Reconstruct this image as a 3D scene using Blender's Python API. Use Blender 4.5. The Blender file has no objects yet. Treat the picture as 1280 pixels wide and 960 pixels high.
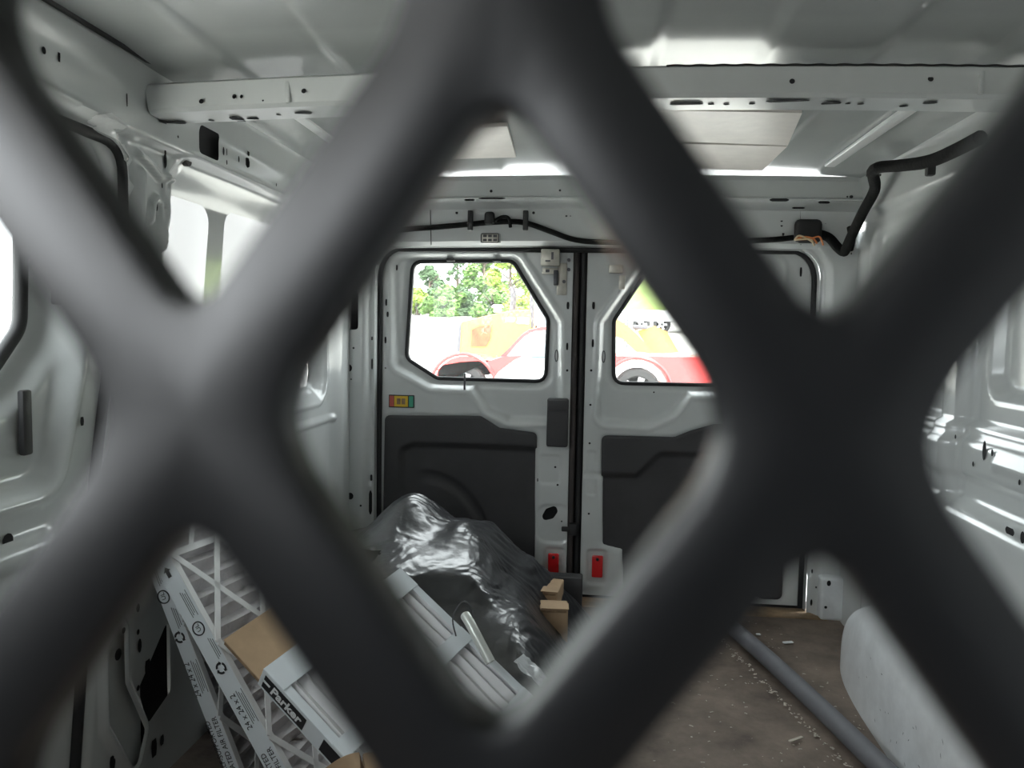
import bpy, bmesh, math, random
import numpy as np
from mathutils import Vector, Matrix, noise as mnoise

random.seed(7)
rng = np.random.default_rng(7)
SC = bpy.context.scene
COL = SC.collection
PI = math.pi

# ------------------------------------------------------------------ camera
YAW, PITCH, ROLL, FPX = math.radians(5.95), math.radians(-4.05), math.radians(1.0), 960.0
CAM = Vector((0, 0, 1.04))
CAMROT = (Matrix.Rotation(YAW, 3, 'Z') @ Matrix.Rotation(PI / 2 + PITCH, 3, 'X') @ Matrix.Rotation(ROLL, 3, 'Z'))
cd = bpy.data.cameras.new('camera')
cam = bpy.data.objects.new('camera', cd)
COL.objects.link(cam)
cam.matrix_world = Matrix.Translation(CAM) @ CAMROT.to_4x4()
cd.sensor_width = 36.0
cd.lens = 27.0
cd.clip_start = 0.005
cd.clip_end = 500
cd.dof.use_dof = True
cd.dof.focus_distance = 2.2
cd.dof.aperture_fstop = 16.5          # a 1.6 mm phone lens opening
SC.camera = cam

# ------------------------------------------------------------------ world, sun, exposure
W = bpy.data.worlds.new('world')
SC.world = W
W.use_nodes = True
bg = W.node_tree.nodes['Background']
bg.inputs[0].default_value = (0.93, 0.97, 1.0, 1)
bg.inputs[1].default_value = 4.7
sd_ = bpy.data.lights.new('sun', 'SUN')
sd_.energy = 4.5
sd_.angle = math.radians(4)
sd_.color = (1.0, 0.95, 0.86)
sun = bpy.data.objects.new('sun', sd_)
COL.objects.link(sun)
sun.rotation_euler = (math.radians(34), math.radians(22), 0)
SC.view_settings.view_transform = 'Standard'
SC.view_settings.look = 'None'
SC.view_settings.exposure = 0.88
SC.view_settings.gamma = 1.0
SC.view_settings.use_curve_mapping = False
SC.cycles.use_denoising = True
SC.cycles.max_bounces = 12
SC.cycles.diffuse_bounces = 8
SC.cycles.glossy_bounces = 6
SC.cycles.transparent_max_bounces = 12
SC.cycles.sample_clamp_indirect = 8.0
SC.cycles.caustics_reflective = False
SC.cycles.caustics_refractive = False


def portal(name, loc, rot, sx, sy):
    l = bpy.data.lights.new(name, 'AREA')
    l.shape = 'RECTANGLE'
    l.size, l.size_y = sx, sy
    l.cycles.is_portal = True
    o = bpy.data.objects.new(name, l)
    COL.objects.link(o)
    o.location = loc
    o.rotation_euler = rot


portal('sky_portal_rear', (-0.43, 2.86, 1.07), (-PI / 2, 0, 0), 0.56, 0.46)
portal('sky_portal_rear', (0.34, 2.86, 1.07), (-PI / 2, 0, 0), 0.56, 0.46)
portal('sky_portal_side', (-0.995, 0.70, 1.14), (0, -PI / 2, 0), 0.44, 1.15)

# ------------------------------------------------------------------ helpers


def ray(px, py):
    return CAMROT @ Vector(((px - 640) / FPX, -(py - 480) / FPX, -1.0))


def on_y(px, py, y):
    d = ray(px, py)
    return CAM + d * (y / d.y)


def on_x(px, py, x):
    d = ray(px, py)
    return CAM + d * (x / d.x)


def on_z(px, py, z):
    d = ray(px, py)
    return CAM + d * ((z - CAM.z) / d.z)


def mat(name, col, rough=0.5, metal=0.0, var=0.0, vscale=6.0, bump=0.0, bscale=40.0, spec=0.5, coat=0.0,
        col2=None, rvar=0.0, trans=0.0):
    m = bpy.data.materials.new(name)
    m.use_nodes = True
    nt = m.node_tree
    b = nt.nodes['Principled BSDF']
    b.inputs['Base Color'].default_value = (*col, 1)
    b.inputs['Roughness'].default_value = rough
    b.inputs['Metallic'].default_value = metal
    b.inputs['Specular IOR Level'].default_value = spec
    b.inputs['Coat Weight'].default_value = coat
    b.inputs['Coat Roughness'].default_value = 0.10
    tc = nt.nodes.new('ShaderNodeTexCoord')
    if var > 0 or col2:
        n = nt.nodes.new('ShaderNodeTexNoise')
        n.inputs['Scale'].default_value = vscale
        n.inputs['Detail'].default_value = 6
        n.inputs['Roughness'].default_value = 0.65
        nt.links.new(tc.outputs['Object'], n.inputs['Vector'])
        r = nt.nodes.new('ShaderNodeValToRGB')
        r.color_ramp.elements[0].position = 0.32
        r.color_ramp.elements[1].position = 0.68
        c2 = col2 if col2 else tuple(min(1, c * (1 + var)) for c in col)
        c1 = col if col2 else tuple(c * (1 - var) for c in col)
        r.color_ramp.elements[0].color = (*c1, 1)
        r.color_ramp.elements[1].color = (*c2, 1)
        nt.links.new(n.outputs['Fac'], r.inputs['Fac'])
        nt.links.new(r.outputs['Color'], b.inputs['Base Color'])
        if rvar > 0:
            mr = nt.nodes.new('ShaderNodeMapRange')
            mr.inputs['To Min'].default_value = max(0.02, rough - rvar)
            mr.inputs['To Max'].default_value = rough + rvar
            nt.links.new(n.outputs['Fac'], mr.inputs['Value'])
            nt.links.new(mr.outputs['Result'], b.inputs['Roughness'])
    if bump > 0:
        n2 = nt.nodes.new('ShaderNodeTexNoise')
        n2.inputs['Scale'].default_value = bscale
        n2.inputs['Detail'].default_value = 4
        nt.links.new(tc.outputs['Object'], n2.inputs['Vector'])
        bp = nt.nodes.new('ShaderNodeBump')
        bp.inputs['Strength'].default_value = bump
        bp.inputs['Distance'].default_value = 0.01
        nt.links.new(n2.outputs['Fac'], bp.inputs['Height'])
        nt.links.new(bp.outputs['Normal'], b.inputs['Normal'])
    return m


def glass_mat(name, tint=(0.95, 0.97, 0.96), fac=0.02, haze=0.008):
    m = bpy.data.materials.new(name)
    m.use_nodes = True
    nt = m.node_tree
    for n in list(nt.nodes):
        nt.nodes.remove(n)
    out = nt.nodes.new('ShaderNodeOutputMaterial')
    t = nt.nodes.new('ShaderNodeBsdfTransparent')
    t.inputs[0].default_value = (*tint, 1)
    g = nt.nodes.new('ShaderNodeBsdfGlossy')
    g.inputs['Roughness'].default_value = 0.02
    mx = nt.nodes.new('ShaderNodeMixShader')
    mx.inputs[0].default_value = fac
    nt.links.new(t.outputs[0], mx.inputs[1])
    nt.links.new(g.outputs[0], mx.inputs[2])
    # faint translucent layer added to imitate pale glare over the view
    df = nt.nodes.new('ShaderNodeBsdfTranslucent')
    df.inputs[0].default_value = (0.9, 0.9, 0.88, 1)
    m2 = nt.nodes.new('ShaderNodeMixShader')
    m2.inputs[0].default_value = haze
    nt.links.new(mx.outputs[0], m2.inputs[1])
    nt.links.new(df.outputs[0], m2.inputs[2])
    nt.links.new(m2.outputs[0], out.inputs[0])
    return m


M = dict(
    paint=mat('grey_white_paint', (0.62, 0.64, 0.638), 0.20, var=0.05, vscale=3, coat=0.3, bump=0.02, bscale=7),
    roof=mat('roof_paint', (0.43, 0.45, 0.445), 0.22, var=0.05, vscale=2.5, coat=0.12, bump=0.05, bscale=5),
    skin=mat('white_topcoat', (0.86, 0.87, 0.87), 0.3, var=0.02, coat=0.3),
    scuffed=mat('scuffed_white_paint', (0.80, 0.82, 0.84), 0.3, var=0.12, vscale=9, coat=0.3, bump=0.06, bscale=20),
    trimp=mat('charcoal_plastic', (0.05, 0.049, 0.052), 0.62, var=0.15, bump=0.08, bscale=300),
    rubber=mat('black_rubber', (0.018, 0.018, 0.019), 0.6),
    rubber_brown=mat('worn_rubber', (0.05, 0.042, 0.04), 0.7, var=0.3),
    tape=mat('cloth_tape', (0.012, 0.012, 0.012), 0.85, spec=0.15, var=0.3, vscale=40, bump=0.3, bscale=90),
    hole=mat('hole_shade', (0.012, 0.012, 0.013), 0.9),  # flat dark colour painted as the shade inside holes and cutouts
    meshp=mat('black_powder_coat', (0.007, 0.0078, 0.009), 0.33, bump=0.0, spec=0.8),
    floor=mat('dirty_floor', (0.105, 0.078, 0.062), 0.7, col2=(0.25, 0.195, 0.155), vscale=7, bump=0.25, bscale=60),
    sill=mat('sill_wood', (0.25, 0.17, 0.10), 0.7, var=0.4, vscale=14, bump=0.2),
    card=mat('kraft_cardboard', (0.46, 0.32, 0.20), 0.8, var=0.12, vscale=9, bump=0.1),
    cardedge=mat('corrugated_edge', (0.30, 0.20, 0.12), 0.9, var=0.3, vscale=60),
    fframe=mat('white_filter_board', (0.74, 0.78, 0.81), 0.6, var=0.04),
    flat=mat('filter_strap_board', (0.78, 0.78, 0.78), 0.65, var=0.05),
    pleat=mat('pleated_media', (0.62, 0.60, 0.61), 0.85, var=0.06, vscale=25, bump=0.2, bscale=150),
    mediac=mat('bright_media', (0.74, 0.73, 0.74), 0.8, var=0.05, vscale=20),
    ink=mat('black_ink', (0.02, 0.02, 0.022), 0.6),
    inkgrey=mat('grey_ink', (0.16, 0.17, 0.18), 0.7),
    white=mat('white_print', (0.85, 0.86, 0.87), 0.6),
    bag=mat('black_plastic_film', (0.016, 0.017, 0.021), 0.33, spec=1.0, coat=0.2, bump=0.25, bscale=24),
    clear=mat('crinkled_wrap', (0.7, 0.72, 0.74), 0.25, spec=0.7, bump=0.4),
    metal=mat('galvanised', (0.55, 0.55, 0.52), 0.35, metal=0.85, var=0.1),
    zinc=mat('zinc_plate', (0.58, 0.56, 0.50), 0.4, metal=0.6, var=0.15, vscale=30),
    conduit=mat('aluminium_tube', (0.66, 0.68, 0.64), 0.32, metal=0.35, var=0.05),
    hose=mat('grey_foam_hose', (0.15, 0.15, 0.165), 0.6, var=0.12, vscale=12),
    red=mat('red_reflector', (0.75, 0.02, 0.025), 0.25, coat=0.5),
    stred=mat('sticker_red', (0.55, 0.10, 0.08), 0.4),
    styel=mat('sticker_yellow', (0.75, 0.48, 0.03), 0.4),
    stgrn=mat('sticker_green', (0.05, 0.33, 0.22), 0.4),
    orange=mat('wire_orange', (0.75, 0.25, 0.08), 0.5),
    tan=mat('wire_tan', (0.72, 0.58, 0.38), 0.5),
    pad=mat('pale_roof_pad', (0.78, 0.73, 0.69), 0.38, var=0.06, vscale=14, bump=0.12, bscale=30),
    glass=glass_mat('window_glass'),
    chip=mat('debris_chip', (0.55, 0.50, 0.43), 0.8, var=0.3, vscale=20),
    cream=mat('cream_label', (0.80, 0.77, 0.66), 0.5),
    # outdoors
    gravel=mat('pale_gravel', (0.62, 0.60, 0.56), 0.95, var=0.1, vscale=0.6),
    carred=mat('red_car_paint', (0.62, 0.03, 0.03), 0.25, coat=0.6),
    carwhite=mat('white_car_paint', (0.86, 0.87, 0.88), 0.25, coat=0.6),
    yellow=mat('machine_yellow', (0.66, 0.33, 0.06), 0.4, var=0.06),
    tyre=mat('tyre_rubber', (0.025, 0.025, 0.026), 0.8),
    wheel=mat('alloy_wheel', (0.45, 0.45, 0.46), 0.4, metal=0.6),
    carglass=mat('car_window', (0.22, 0.28, 0.32), 0.08, spec=0.8),
    steel=mat('dark_steel', (0.10, 0.10, 0.11), 0.5, metal=0.4),
    rust=mat('rusty_grille', (0.17, 0.07, 0.03), 0.7, var=0.4, vscale=6),
    leafA=mat('leaf_dark', (0.07, 0.13, 0.055), 0.6, var=0.4, vscale=1.2),
    leafB=mat('leaf_mid', (0.11, 0.21, 0.045), 0.6, var=0.35, vscale=1.2),
    leafC=mat('leaf_bright', (0.24, 0.34, 0.05), 0.6, var=0.3, vscale=1.2),
    bark=mat('bark', (0.12, 0.09, 0.07), 0.9, var=0.3),
    grass=mat('hill_grass', (0.17, 0.23, 0.06), 0.9, var=0.3, vscale=0.4),
)


def tag(o, label, cat, group=None, kind=None):
    o['label'] = label
    o['category'] = cat
    if group:
        o['group'] = group
    if kind:
        o['kind'] = kind
    return o


def link(name, me, m, parent=None, smooth=False, auto=None):
    o = bpy.data.objects.new(name, me)
    COL.objects.link(o)
    if m is not None:
        if len(me.materials) == 0:
            me.materials.append(m)
    if parent is not None:
        o.parent = parent
        o.matrix_parent_inverse = parent.matrix_basis.inverted()
    if smooth:
        me.polygons.foreach_set('use_smooth', [True] * len(me.polygons))
    if auto is not None:
        try:
            me.set_sharp_from_angle(angle=math.radians(auto))
        except Exception:
            pass
    return o


def pydata(name, v, f, m, parent=None, smooth=False, auto=None):
    me = bpy.data.meshes.new(name)
    me.from_pydata([tuple(p) for p in v], [], [tuple(q) for q in f])
    me.update()
    return link(name, me, m, parent, smooth, auto)


def empty(name, loc=(0, 0, 0)):
    o = bpy.data.objects.new(name, None)
    COL.objects.link(o)
    o.location = loc
    o.empty_display_size = 0.05
    return o


def frame_m(o, x, y, z):
    """matrix with columns x,y,z and origin o"""
    m = Matrix.Identity(4)
    for i, a in enumerate((x, y, z)):
        for k in range(3):
            m[k][i] = a[k]
    for k in range(3):
        m[k][3] = o[k]
    return m


def rbox(name, c, s, m, parent=None, bev=0.003, seg=2, mtx=None, smooth=True):
    bm = bmesh.new()
    bmesh.ops.create_cube(bm, size=1.0)
    for v in bm.verts:
        v.co = Vector((v.co.x * s[0], v.co.y * s[1], v.co.z * s[2]))
    if bev > 0:
        bmesh.ops.bevel(bm, geom=list(bm.edges), offset=min(bev, min(s) * 0.45), segments=seg, affect='EDGES', profile=0.5)
    for v in bm.verts:
        p = v.co + Vector(c)
        v.co = mtx @ p if mtx is not None else p
    me = bpy.data.meshes.new(name)
    bm.to_mesh(me)
    bm.free()
    return link(name, me, m, parent, smooth, 35 if smooth else None)


def smooth_path(pts, n=8, closed=False):
    pts = [Vector(p) for p in pts]
    out = []
    N = len(pts)
    rngs = range(N) if closed else range(N - 1)
    for i in rngs:
        p0 = pts[(i - 1) % N] if (closed or i > 0) else pts[0]
        p1 = pts[i]
        p2 = pts[(i + 1) % N]
        p3 = pts[(i + 2) % N] if (closed or i + 2 < N) else pts[-1]
        for k in range(n):
            t = k / n
            out.append(0.5 * ((2 * p1) + (p2 - p0) * t + (2 * p0 - 5 * p1 + 4 * p2 - p3) * t * t + (3 * p1 - p0 - 3 * p2 + p3) * t ** 3))
    if not closed:
        out.append(pts[-1])
    return out


def tube_data(pts, r, seg=10, closed=False, cap=True):
    pts = [Vector(p) for p in pts]
    N = len(pts)
    v, f = [], []
    up = None
    for i, p in enumerate(pts):
        a = pts[(i + 1) % N] if (closed or i < N - 1) else pts[i]
        b = pts[i - 1] if (closed or i > 0) else pts[i]
        t = (a - b).normalized()
        if up is None:
            up = Vector((0, 0, 1)) if abs(t.z) < 0.9 else Vector((1, 0, 0))
        s = t.cross(up).normalized()
        up = s.cross(t).normalized()
        rr = r[i] if isinstance(r, (list, tuple)) else r
        for k in range(seg):
            an = 2 * PI * k / seg
            v.append(p + s * math.cos(an) * rr + up * math.sin(an) * rr)
    M_ = N if closed else N - 1
    for i in range(M_):
        j = (i + 1) % N
        for k in range(seg):
            f.append((i * seg + k, i * seg + (k + 1) % seg, j * seg + (k + 1) % seg, j * seg + k))
    if cap and not closed:
        f.append(tuple(range(seg))[::-1])
        f.append(tuple((N - 1) * seg + k for k in range(seg)))
    return v, f


def tube(name, pts, r, m, parent=None, seg=10, closed=False, cap=True):
    v, f = tube_data(pts, r, seg, closed, cap)
    return pydata(name, v, f, m, parent, True, 50)


def prism(name, poly, mp, h0, h1, m, parent=None, smooth=False):
    """poly: 2d points; mp(u,v,h) -> 3d."""
    n = len(poly)
    v = [mp(a, b, h0) for a, b in poly] + [mp(a, b, h1) for a, b in poly]
    f = [tuple(range(n)), tuple(range(2 * n - 1, n - 1, -1))]
    f += [(i, n + i, n + (i + 1) % n, (i + 1) % n) for i in range(n)]
    o = pydata(name, v, f, m, parent, smooth, 40 if smooth else None)
    bm = bmesh.new()
    bm.from_mesh(o.data)
    bmesh.ops.recalc_face_normals(bm, faces=bm.faces)
    bm.to_mesh(o.data)
    bm.free()
    return o


# ---- numpy signed distances
def sd_poly(U, V, pts, r=0.0):
    """rounded polygon, negative inside; corners rounded by r (polygon inset by r then grown)."""
    P = np.array(pts, float)
    if r > 0:
        P = inset_poly(P, r)
    d = np.full(U.shape, 1e9)
    s = np.ones(U.shape)
    n = len(P)
    j = n - 1
    for i in range(n):
        ex, ey = P[j] - P[i]
        wx, wy = U - P[i, 0], V - P[i, 1]
        t = np.clip((wx * ex + wy * ey) / (ex * ex + ey * ey), 0, 1)
        bx, by = wx - ex * t, wy - ey * t
        d = np.minimum(d, bx * bx + by * by)
        c1 = V >= P[i, 1]
        c2 = V < P[j, 1]
        c3 = ex * wy > ey * wx
        flip = (c1 & c2 & c3) | (~c1 & ~c2 & ~c3)
        s = np.where(flip, -s, s)
        j = i
    return s * np.sqrt(d) - r


def inset_poly(P, r):
    P = np.array(P, float)
    n = len(P)
    area = sum(P[i, 0] * P[(i + 1) % n, 1] - P[(i + 1) % n, 0] * P[i, 1] for i in range(n))
    sg = 1 if area > 0 else -1
    out = []
    for i in range(n):
        a, b, c = P[i - 1], P[i], P[(i + 1) % n]
        e1 = (b - a) / np.linalg.norm(b - a)
        e2 = (c - b) / np.linalg.norm(c - b)
        n1 = np.array([-e1[1], e1[0]]) * sg
        n2 = np.array([-e2[1], e2[0]]) * sg
        k = 1 + n1 @ n2
        out.append(b + (n1 + n2) * r / max(k, 0.2))
    return np.array(out)


def round_poly(P, r, seg=6):
    """rounded polygon outline points"""
    P = [Vector((p[0], p[1])) for p in P]
    n = len(P)
    out = []
    for i in range(n):
        a, b, c = P[i - 1], P[i], P[(i + 1) % n]
        rr = r[i] if isinstance(r, (list, tuple)) else r
        d1, d2 = (a - b), (c - b)
        ang = d1.angle(d2)
        t = min(rr / math.tan(ang / 2), d1.length * 0.48, d2.length * 0.48)
        p1, p2 = b + d1.normalized() * t, b + d2.normalized() * t
        for k in range(seg + 1):
            s = k / seg
            out.append(tuple(p1 * (1 - s) ** 2 + b * 2 * s * (1 - s) + p2 * s * s))
    return out


def sd_box(U, V, u0, u1, v0, v1, r=0.01):
    cx, cy, hx, hy = (u0 + u1) / 2, (v0 + v1) / 2, (u1 - u0) / 2 - r, (v1 - v0) / 2 - r
    qx, qy = np.abs(U - cx) - hx, np.abs(V - cy) - hy
    return np.hypot(np.maximum(qx, 0), np.maximum(qy, 0)) + np.minimum(np.maximum(qx, qy), 0) - r


def sd_seg(U, V, a, b):
    ax, ay = a
    bx, by = b
    ex, ey = bx - ax, by - ay
    t = np.clip(((U - ax) * ex + (V - ay) * ey) / (ex * ex + ey * ey), 0, 1)
    return np.hypot(U - ax - ex * t, V - ay - ey * t)


def sd_path(U, V, pts):
    d = np.full(U.shape, 1e9)
    for a, b in zip(pts[:-1], pts[1:]):
        d = np.minimum(d, sd_seg(U, V, a, b))
    return d


def sst(x, a, b):
    t = np.clip((x - a) / (b - a), 0, 1)
    return t * t * (3 - 2 * t)


def bead(d, w):
    """rounded ridge of half-width w from a distance"""
    return np.clip(1 - (d / w) ** 2, 0, 1)


def sheet(name, u0, u1, v0, v1, res, hfn, cfn, mp, m, parent=None, flip=False):
    """pressed sheet: height field hfn(U,V), faces where cfn<0 cut away, edge snapped to the cut outline."""
    nu, nv = max(2, int((u1 - u0) / res)) + 1, max(2, int((v1 - v0) / res)) + 1
    U, V = np.meshgrid(np.linspace(u0, u1, nu), np.linspace(v0, v1, nv), indexing='ij')
    keep = np.ones((nu - 1, nv - 1), bool)
    if cfn is not None:
        S = cfn(U, V)
        ins = S < 0
        keep = ~(ins[:-1, :-1] & ins[1:, :-1] & ins[:-1, 1:] & ins[1:, 1:])
        touch = np.zeros((nu, nv), bool)
        for a in (0, 1):
            for b in (0, 1):
                touch[a:nu - 1 + a, b:nv - 1 + b] |= keep
        mv = ins & touch
        for _ in range(3):
            e = 1e-4
            gu = (cfn(U + e, V) - cfn(U - e, V)) / (2 * e)
            gv = (cfn(U, V + e) - cfn(U, V - e)) / (2 * e)
            S = cfn(U, V)
            g2 = np.maximum(gu * gu + gv * gv, 0.2)
            U = np.where(mv, U - S * gu / g2, U)
            V = np.where(mv, V - S * gv / g2, V)
    H = hfn(U, V) if hfn is not None else np.zeros_like(U)
    X, Y, Z = mp(U, V, H)
    co = np.stack([X, Y, Z], -1).reshape(-1, 3)
    idx = np.arange(nu * nv).reshape(nu, nv)
    q = np.stack([idx[:-1, :-1], idx[1:, :-1], idx[1:, 1:], idx[:-1, 1:]], -1)[keep]
    if flip:
        q = q[:, ::-1]
    used = np.unique(q)
    rm = np.full(nu * nv, -1)
    rm[used] = np.arange(len(used))
    q = rm[q]
    co = co[used]
    me = bpy.data.meshes.new(name)
    me.vertices.add(len(co))
    me.vertices.foreach_set('co', co.ravel())
    me.loops.add(q.size)
    me.loops.foreach_set('vertex_index', q.ravel().astype(np.int32))
    me.polygons.add(len(q))
    me.polygons.foreach_set('loop_start', np.arange(0, q.size, 4, dtype=np.int32))
    me.update(calc_edges=True)
    me.validate()
    return link(name, me, m, parent, True, 75)


def text_mesh(name, body, size, mtx, m, parent, ext=0.0002, bold=0.0, shear=0.0, align='LEFT', xs=1.0):
    c = bpy.data.curves.new(name, 'FONT')
    c.body = body
    c.size = size
    c.extrude = ext
    c.offset = bold
    c.shear = shear
    c.align_x = align
    c.resolution_u = 3
    o = bpy.data.objects.new(name, c)
    COL.objects.link(o)
    dg = bpy.context.evaluated_depsgraph_get()
    dg.update()
    me = bpy.data.meshes.new_from_object(o.evaluated_get(dg))
    bpy.data.objects.remove(o)
    me.transform(mtx @ Matrix.Diagonal((xs, 1, 1, 1)))
    me.materials.clear()
    return link(name, me, m, parent)


def holes(name, discs, m, parent, n=10):
    """small flat discs; for holes the dark colour paints the shade inside: list of (centre, normal, axis_u, half_u, half_v, squareness)"""
    v, f = [], []
    for c, nn, au, hu, hv, sq in discs:
        c, nn, au = Vector(c), Vector(nn).normalized(), Vector(au).normalized()
        av = nn.cross(au)
        base = len(v)
        for k in range(n):
            an = 2 * PI * (k + 0.5) / n
            cu, cv = math.cos(an), math.sin(an)
            if sq:
                mx = max(abs(cu), abs(cv))
                cu, cv = cu / mx, cv / mx
            v.append(c + au * hu * cu + av * hv * cv + nn * 0.0012)
        f.append(tuple(range(base, base + n)))
    return pydata(name, v, f, m, parent)


exec_order = []

# ================================================================== THE SETTING
YD = 2.80          # inner face of the rear doors
YR = 2.72          # rear surround
XL, XR = -0.91, 0.88
ZF = 0.06          # plywood floor


# ---- floor
def floor_h(U, V):
    return 0.002 * np.sin(U * 9 + 3 * V) + 0.0015 * np.sin(V * 14)


fl = sheet('floor', -0.96, 0.93, -1.6, 2.70, 0.03, floor_h, None, lambda u, v, h: (u, v, ZF - 0.004 + h), M['floor'])
tag(fl, 'dirty brown floor covering of the cargo bay', 'floor', kind='structure')
ss = rbox('sill_strip', (0.0, 2.735, ZF - 0.006), (1.66, 0.09, 0.02), M['sill'], fl, 0.004)
ss['label'] = 'tan wooden strip along the door sill'
rbox('door_sill', (0.0, 2.83, ZF - 0.03), (1.66, 0.12, 0.05), M['rubber_brown'], fl, 0.006)


# ---- left wall -----------------------------------------------------------
DOOR3 = [(0.06, 0.09), (1.24, 0.09), (1.33, 0.75), (1.435, 1.22), (1.435, 1.385), (0.06, 1.385)]
AP1 = [(1.55, 0.84), (1.765, 0.84), (1.845, 1.328), (1.61, 1.328)]
AP2 = [(1.85, 0.84), (2.50, 0.84), (2.50, 1.333), (1.925, 1.333)]
LOWH = [(1.335, 0.42), (1.385, 0.46), (1.385, 0.33), (1.45, 0.20), (1.415, 0.13), (1.335, 0.27)]


def left_rail(V):
    return 0.030 * sst(V, 1.395, 1.408) + 0.022 * sst(V, 1.46, 1.55)


def left_h(U, V):
    h = left_rail(V)
    # sloped flange ring around the quarter apertures
    d = sd_poly(U, V, [(1.50, 0.78), (2.56, 0.78), (2.56, 1.405), (1.57, 1.405)], 0.09)
    h = h - 0.045 * sst(-d, 0.0, 0.085) + 0.006 * bead(d, 0.012)
    # pillar beads
    for pts, w, a in (
        ([(1.475, 1.34), (1.465, 1.20), (1.42, 0.95)], 0.013, 0.015),
        ([(1.505, 1.25), (1.515, 1.29), (1.528, 1.30), (1.54, 1.285), (1.53, 1.18), (1.48, 0.95)], 0.010, 0.013),
        ([(1.59, 1.34), (1.555, 1.26), (1.53, 1.20)], 0.012, 0.012),
        ([(1.47, 1.375), (1.50, 1.365), (1.54, 1.345), (1.60, 1.35)], 0.010, 0.013),
        ([(1.40, 1.40), (1.30, 1.405), (1.05, 1.42)], 0.010, 0.006),
        ([(1.35, 1.395), (1.40, 1.385), (1.43, 1.36)], 0.012, 0.010),
    ):
        h = h + a * bead(sd_path(U, V, pts), w)
    # folded lip round the sliding door opening
    dd = sd_poly(U, V, DOOR3, 0.06)
    h = h + 0.012 * bead(dd - 0.004, 0.012) - 0.02 * sst(-dd, -0.03, 0.0)
    # belt line and lower panel
    h = h + 0.010 * bead(sd_path(U, V, [(1.62, 0.72), (2.6, 0.72)]), 0.015)
    h = h + 0.012 * bead(sd_poly(U, V, LOWH, 0.012) - 0.008, 0.013)
    # rear corner
    h = h + 0.03 * sst(U, 2.56, 2.66) * sst(-V, -1.42, -1.38)
    return h


def left_c(U, V):
    c = sd_poly(U, V, DOOR3, 0.06)
    c = np.minimum(c, sd_poly(U, V, AP1, 0.04))
    c = np.minimum(c, sd_poly(U, V, AP2, 0.045))
    c = np.minimum(c, sd_box(U, V, 1.655, 1.745, 1.420, 1.482, 0.010))
    c = np.minimum(c, sd_poly(U, V, LOWH, 0.012))
    c = np.minimum(c, sd_poly(U, V, [(1.44, 0.29), (1.56, 0.40), (1.56, 0.23), (1.47, 0.20)], 0.012))
    c = np.minimum(c, sd_box(U, V, 1.885, 1.908, 1.437, 1.462, 0.004))
    return c


wl = sheet('wall_left', -0.3, 2.74, 0.02, 1.58, 0.0055, left_h, left_c, lambda u, v, h: (XL + h, u, v), M['paint'])
tag(wl, 'grey painted pressed-steel side wall beside the sliding door', 'wall', kind='structure')
sheet('outer_skin', -0.35, 2.90, 0.0, 1.64, 0.04, lambda U, V: 0.01 * np.sin(V * 2.2), lambda U, V: np.minimum(sd_box(U, V, -2.0, 1.36, -1.0, 1.60, 0.01), sd_box(U, V, 1.50, 2.56, 0.82, 1.36, 0.05)),
      lambda u, v, h: (XL - 0.075 + h, u, v), M['skin'], wl)['label'] = 'white outer body skin behind the openings'
fg = bpy.data.materials.new('glow_panel_white')  # translucent sheet added so the side wall openings glow
fg.use_nodes = True
nt_ = fg.node_tree
for n_ in list(nt_.nodes):
    nt_.nodes.remove(n_)
_o = nt_.nodes.new('ShaderNodeOutputMaterial')
_t = nt_.nodes.new('ShaderNodeBsdfTranslucent')
_t.inputs[0].default_value = (0.19, 0.193, 0.192, 1)
_d = nt_.nodes.new('ShaderNodeBsdfPrincipled')
_d.inputs['Base Color'].default_value = (0.8, 0.8, 0.8, 1)
_d.inputs['Roughness'].default_value = 0.25
_m = nt_.nodes.new('ShaderNodeMixShader')
_m.inputs[0].default_value = 0.4
nt_.links.new(_t.outputs[0], _m.inputs[1])
nt_.links.new(_d.outputs[0], _m.inputs[2])
nt_.links.new(_m.outputs[0], _o.inputs[0])
wq = sheet('glow_panel', 1.48, 2.58, 0.80, 1.38, 0.04, lambda U, V: 0.01 * np.sin(V * 2.2), None, lambda u, v, h: (XL - 0.085 + h, u, v), fg)
tag(wq, 'translucent white panel added behind the side wall openings to make them bright', 'panel', kind='structure')
hl = []
nx = (1, 0, 0)
for (px, py, hu, hv, sq, dx) in [
    (279, 189, .004, .010, 0, .055), (283, 190, .002, .008, 1, .055), (283, 203, .003, .006, 0, .055),
    (298, 199, .004, .008, 0, .055), (310, 191, .006, .008, 1, .055), (345, 231, .003, .005, 0, .055),
    (206, 201, .006, .017, 0, .0), (206, 191, .004, .007, 0, .0), (202, 232, .003, .006, 0, .0), (195, 258, .005, .010, 0, .0),
    (222, 171, .003, .003, 0, .02), (73, 67, .003, .013, 1, .055), (158, 125, .002, .012, 1, .05), (54, 63, .005, .006, 0, .055),
    (61, 12, .005, .006, 0, .11), (145, 64, .005, .006, 0, .11), (172, 760, .006, .009, 0, 0), (174, 807, .007, .015, 0, 0),
    (184, 834, .010, .016, 1, 0), (147, 818, .011, .012, 0, 0), (154, 788, .006, .006, 0, 0), (172, 860, .006, .006, 0, 0),
    (192, 935, .010, .019, 1, 0), (202, 925, .007, .011, 1, 0), (140, 953, .009, .014, 1, 0), (172, 790, .005, .006, 0, 0),
    (230, 172, .0, .0, 0, 0)]:
    if hu <= 0:
        continue
    p = on_x(px, py, XL + dx)
    hh = float(left_h(np.array([p.y]), np.array([p.z]))[0])
    p = on_x(px, py, XL + hh + 0.001)
    hl.append((p, nx, (0, 1, 0), hu, hv, sq))
holes('punched_hole', hl, M['hole'], wl)
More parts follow.
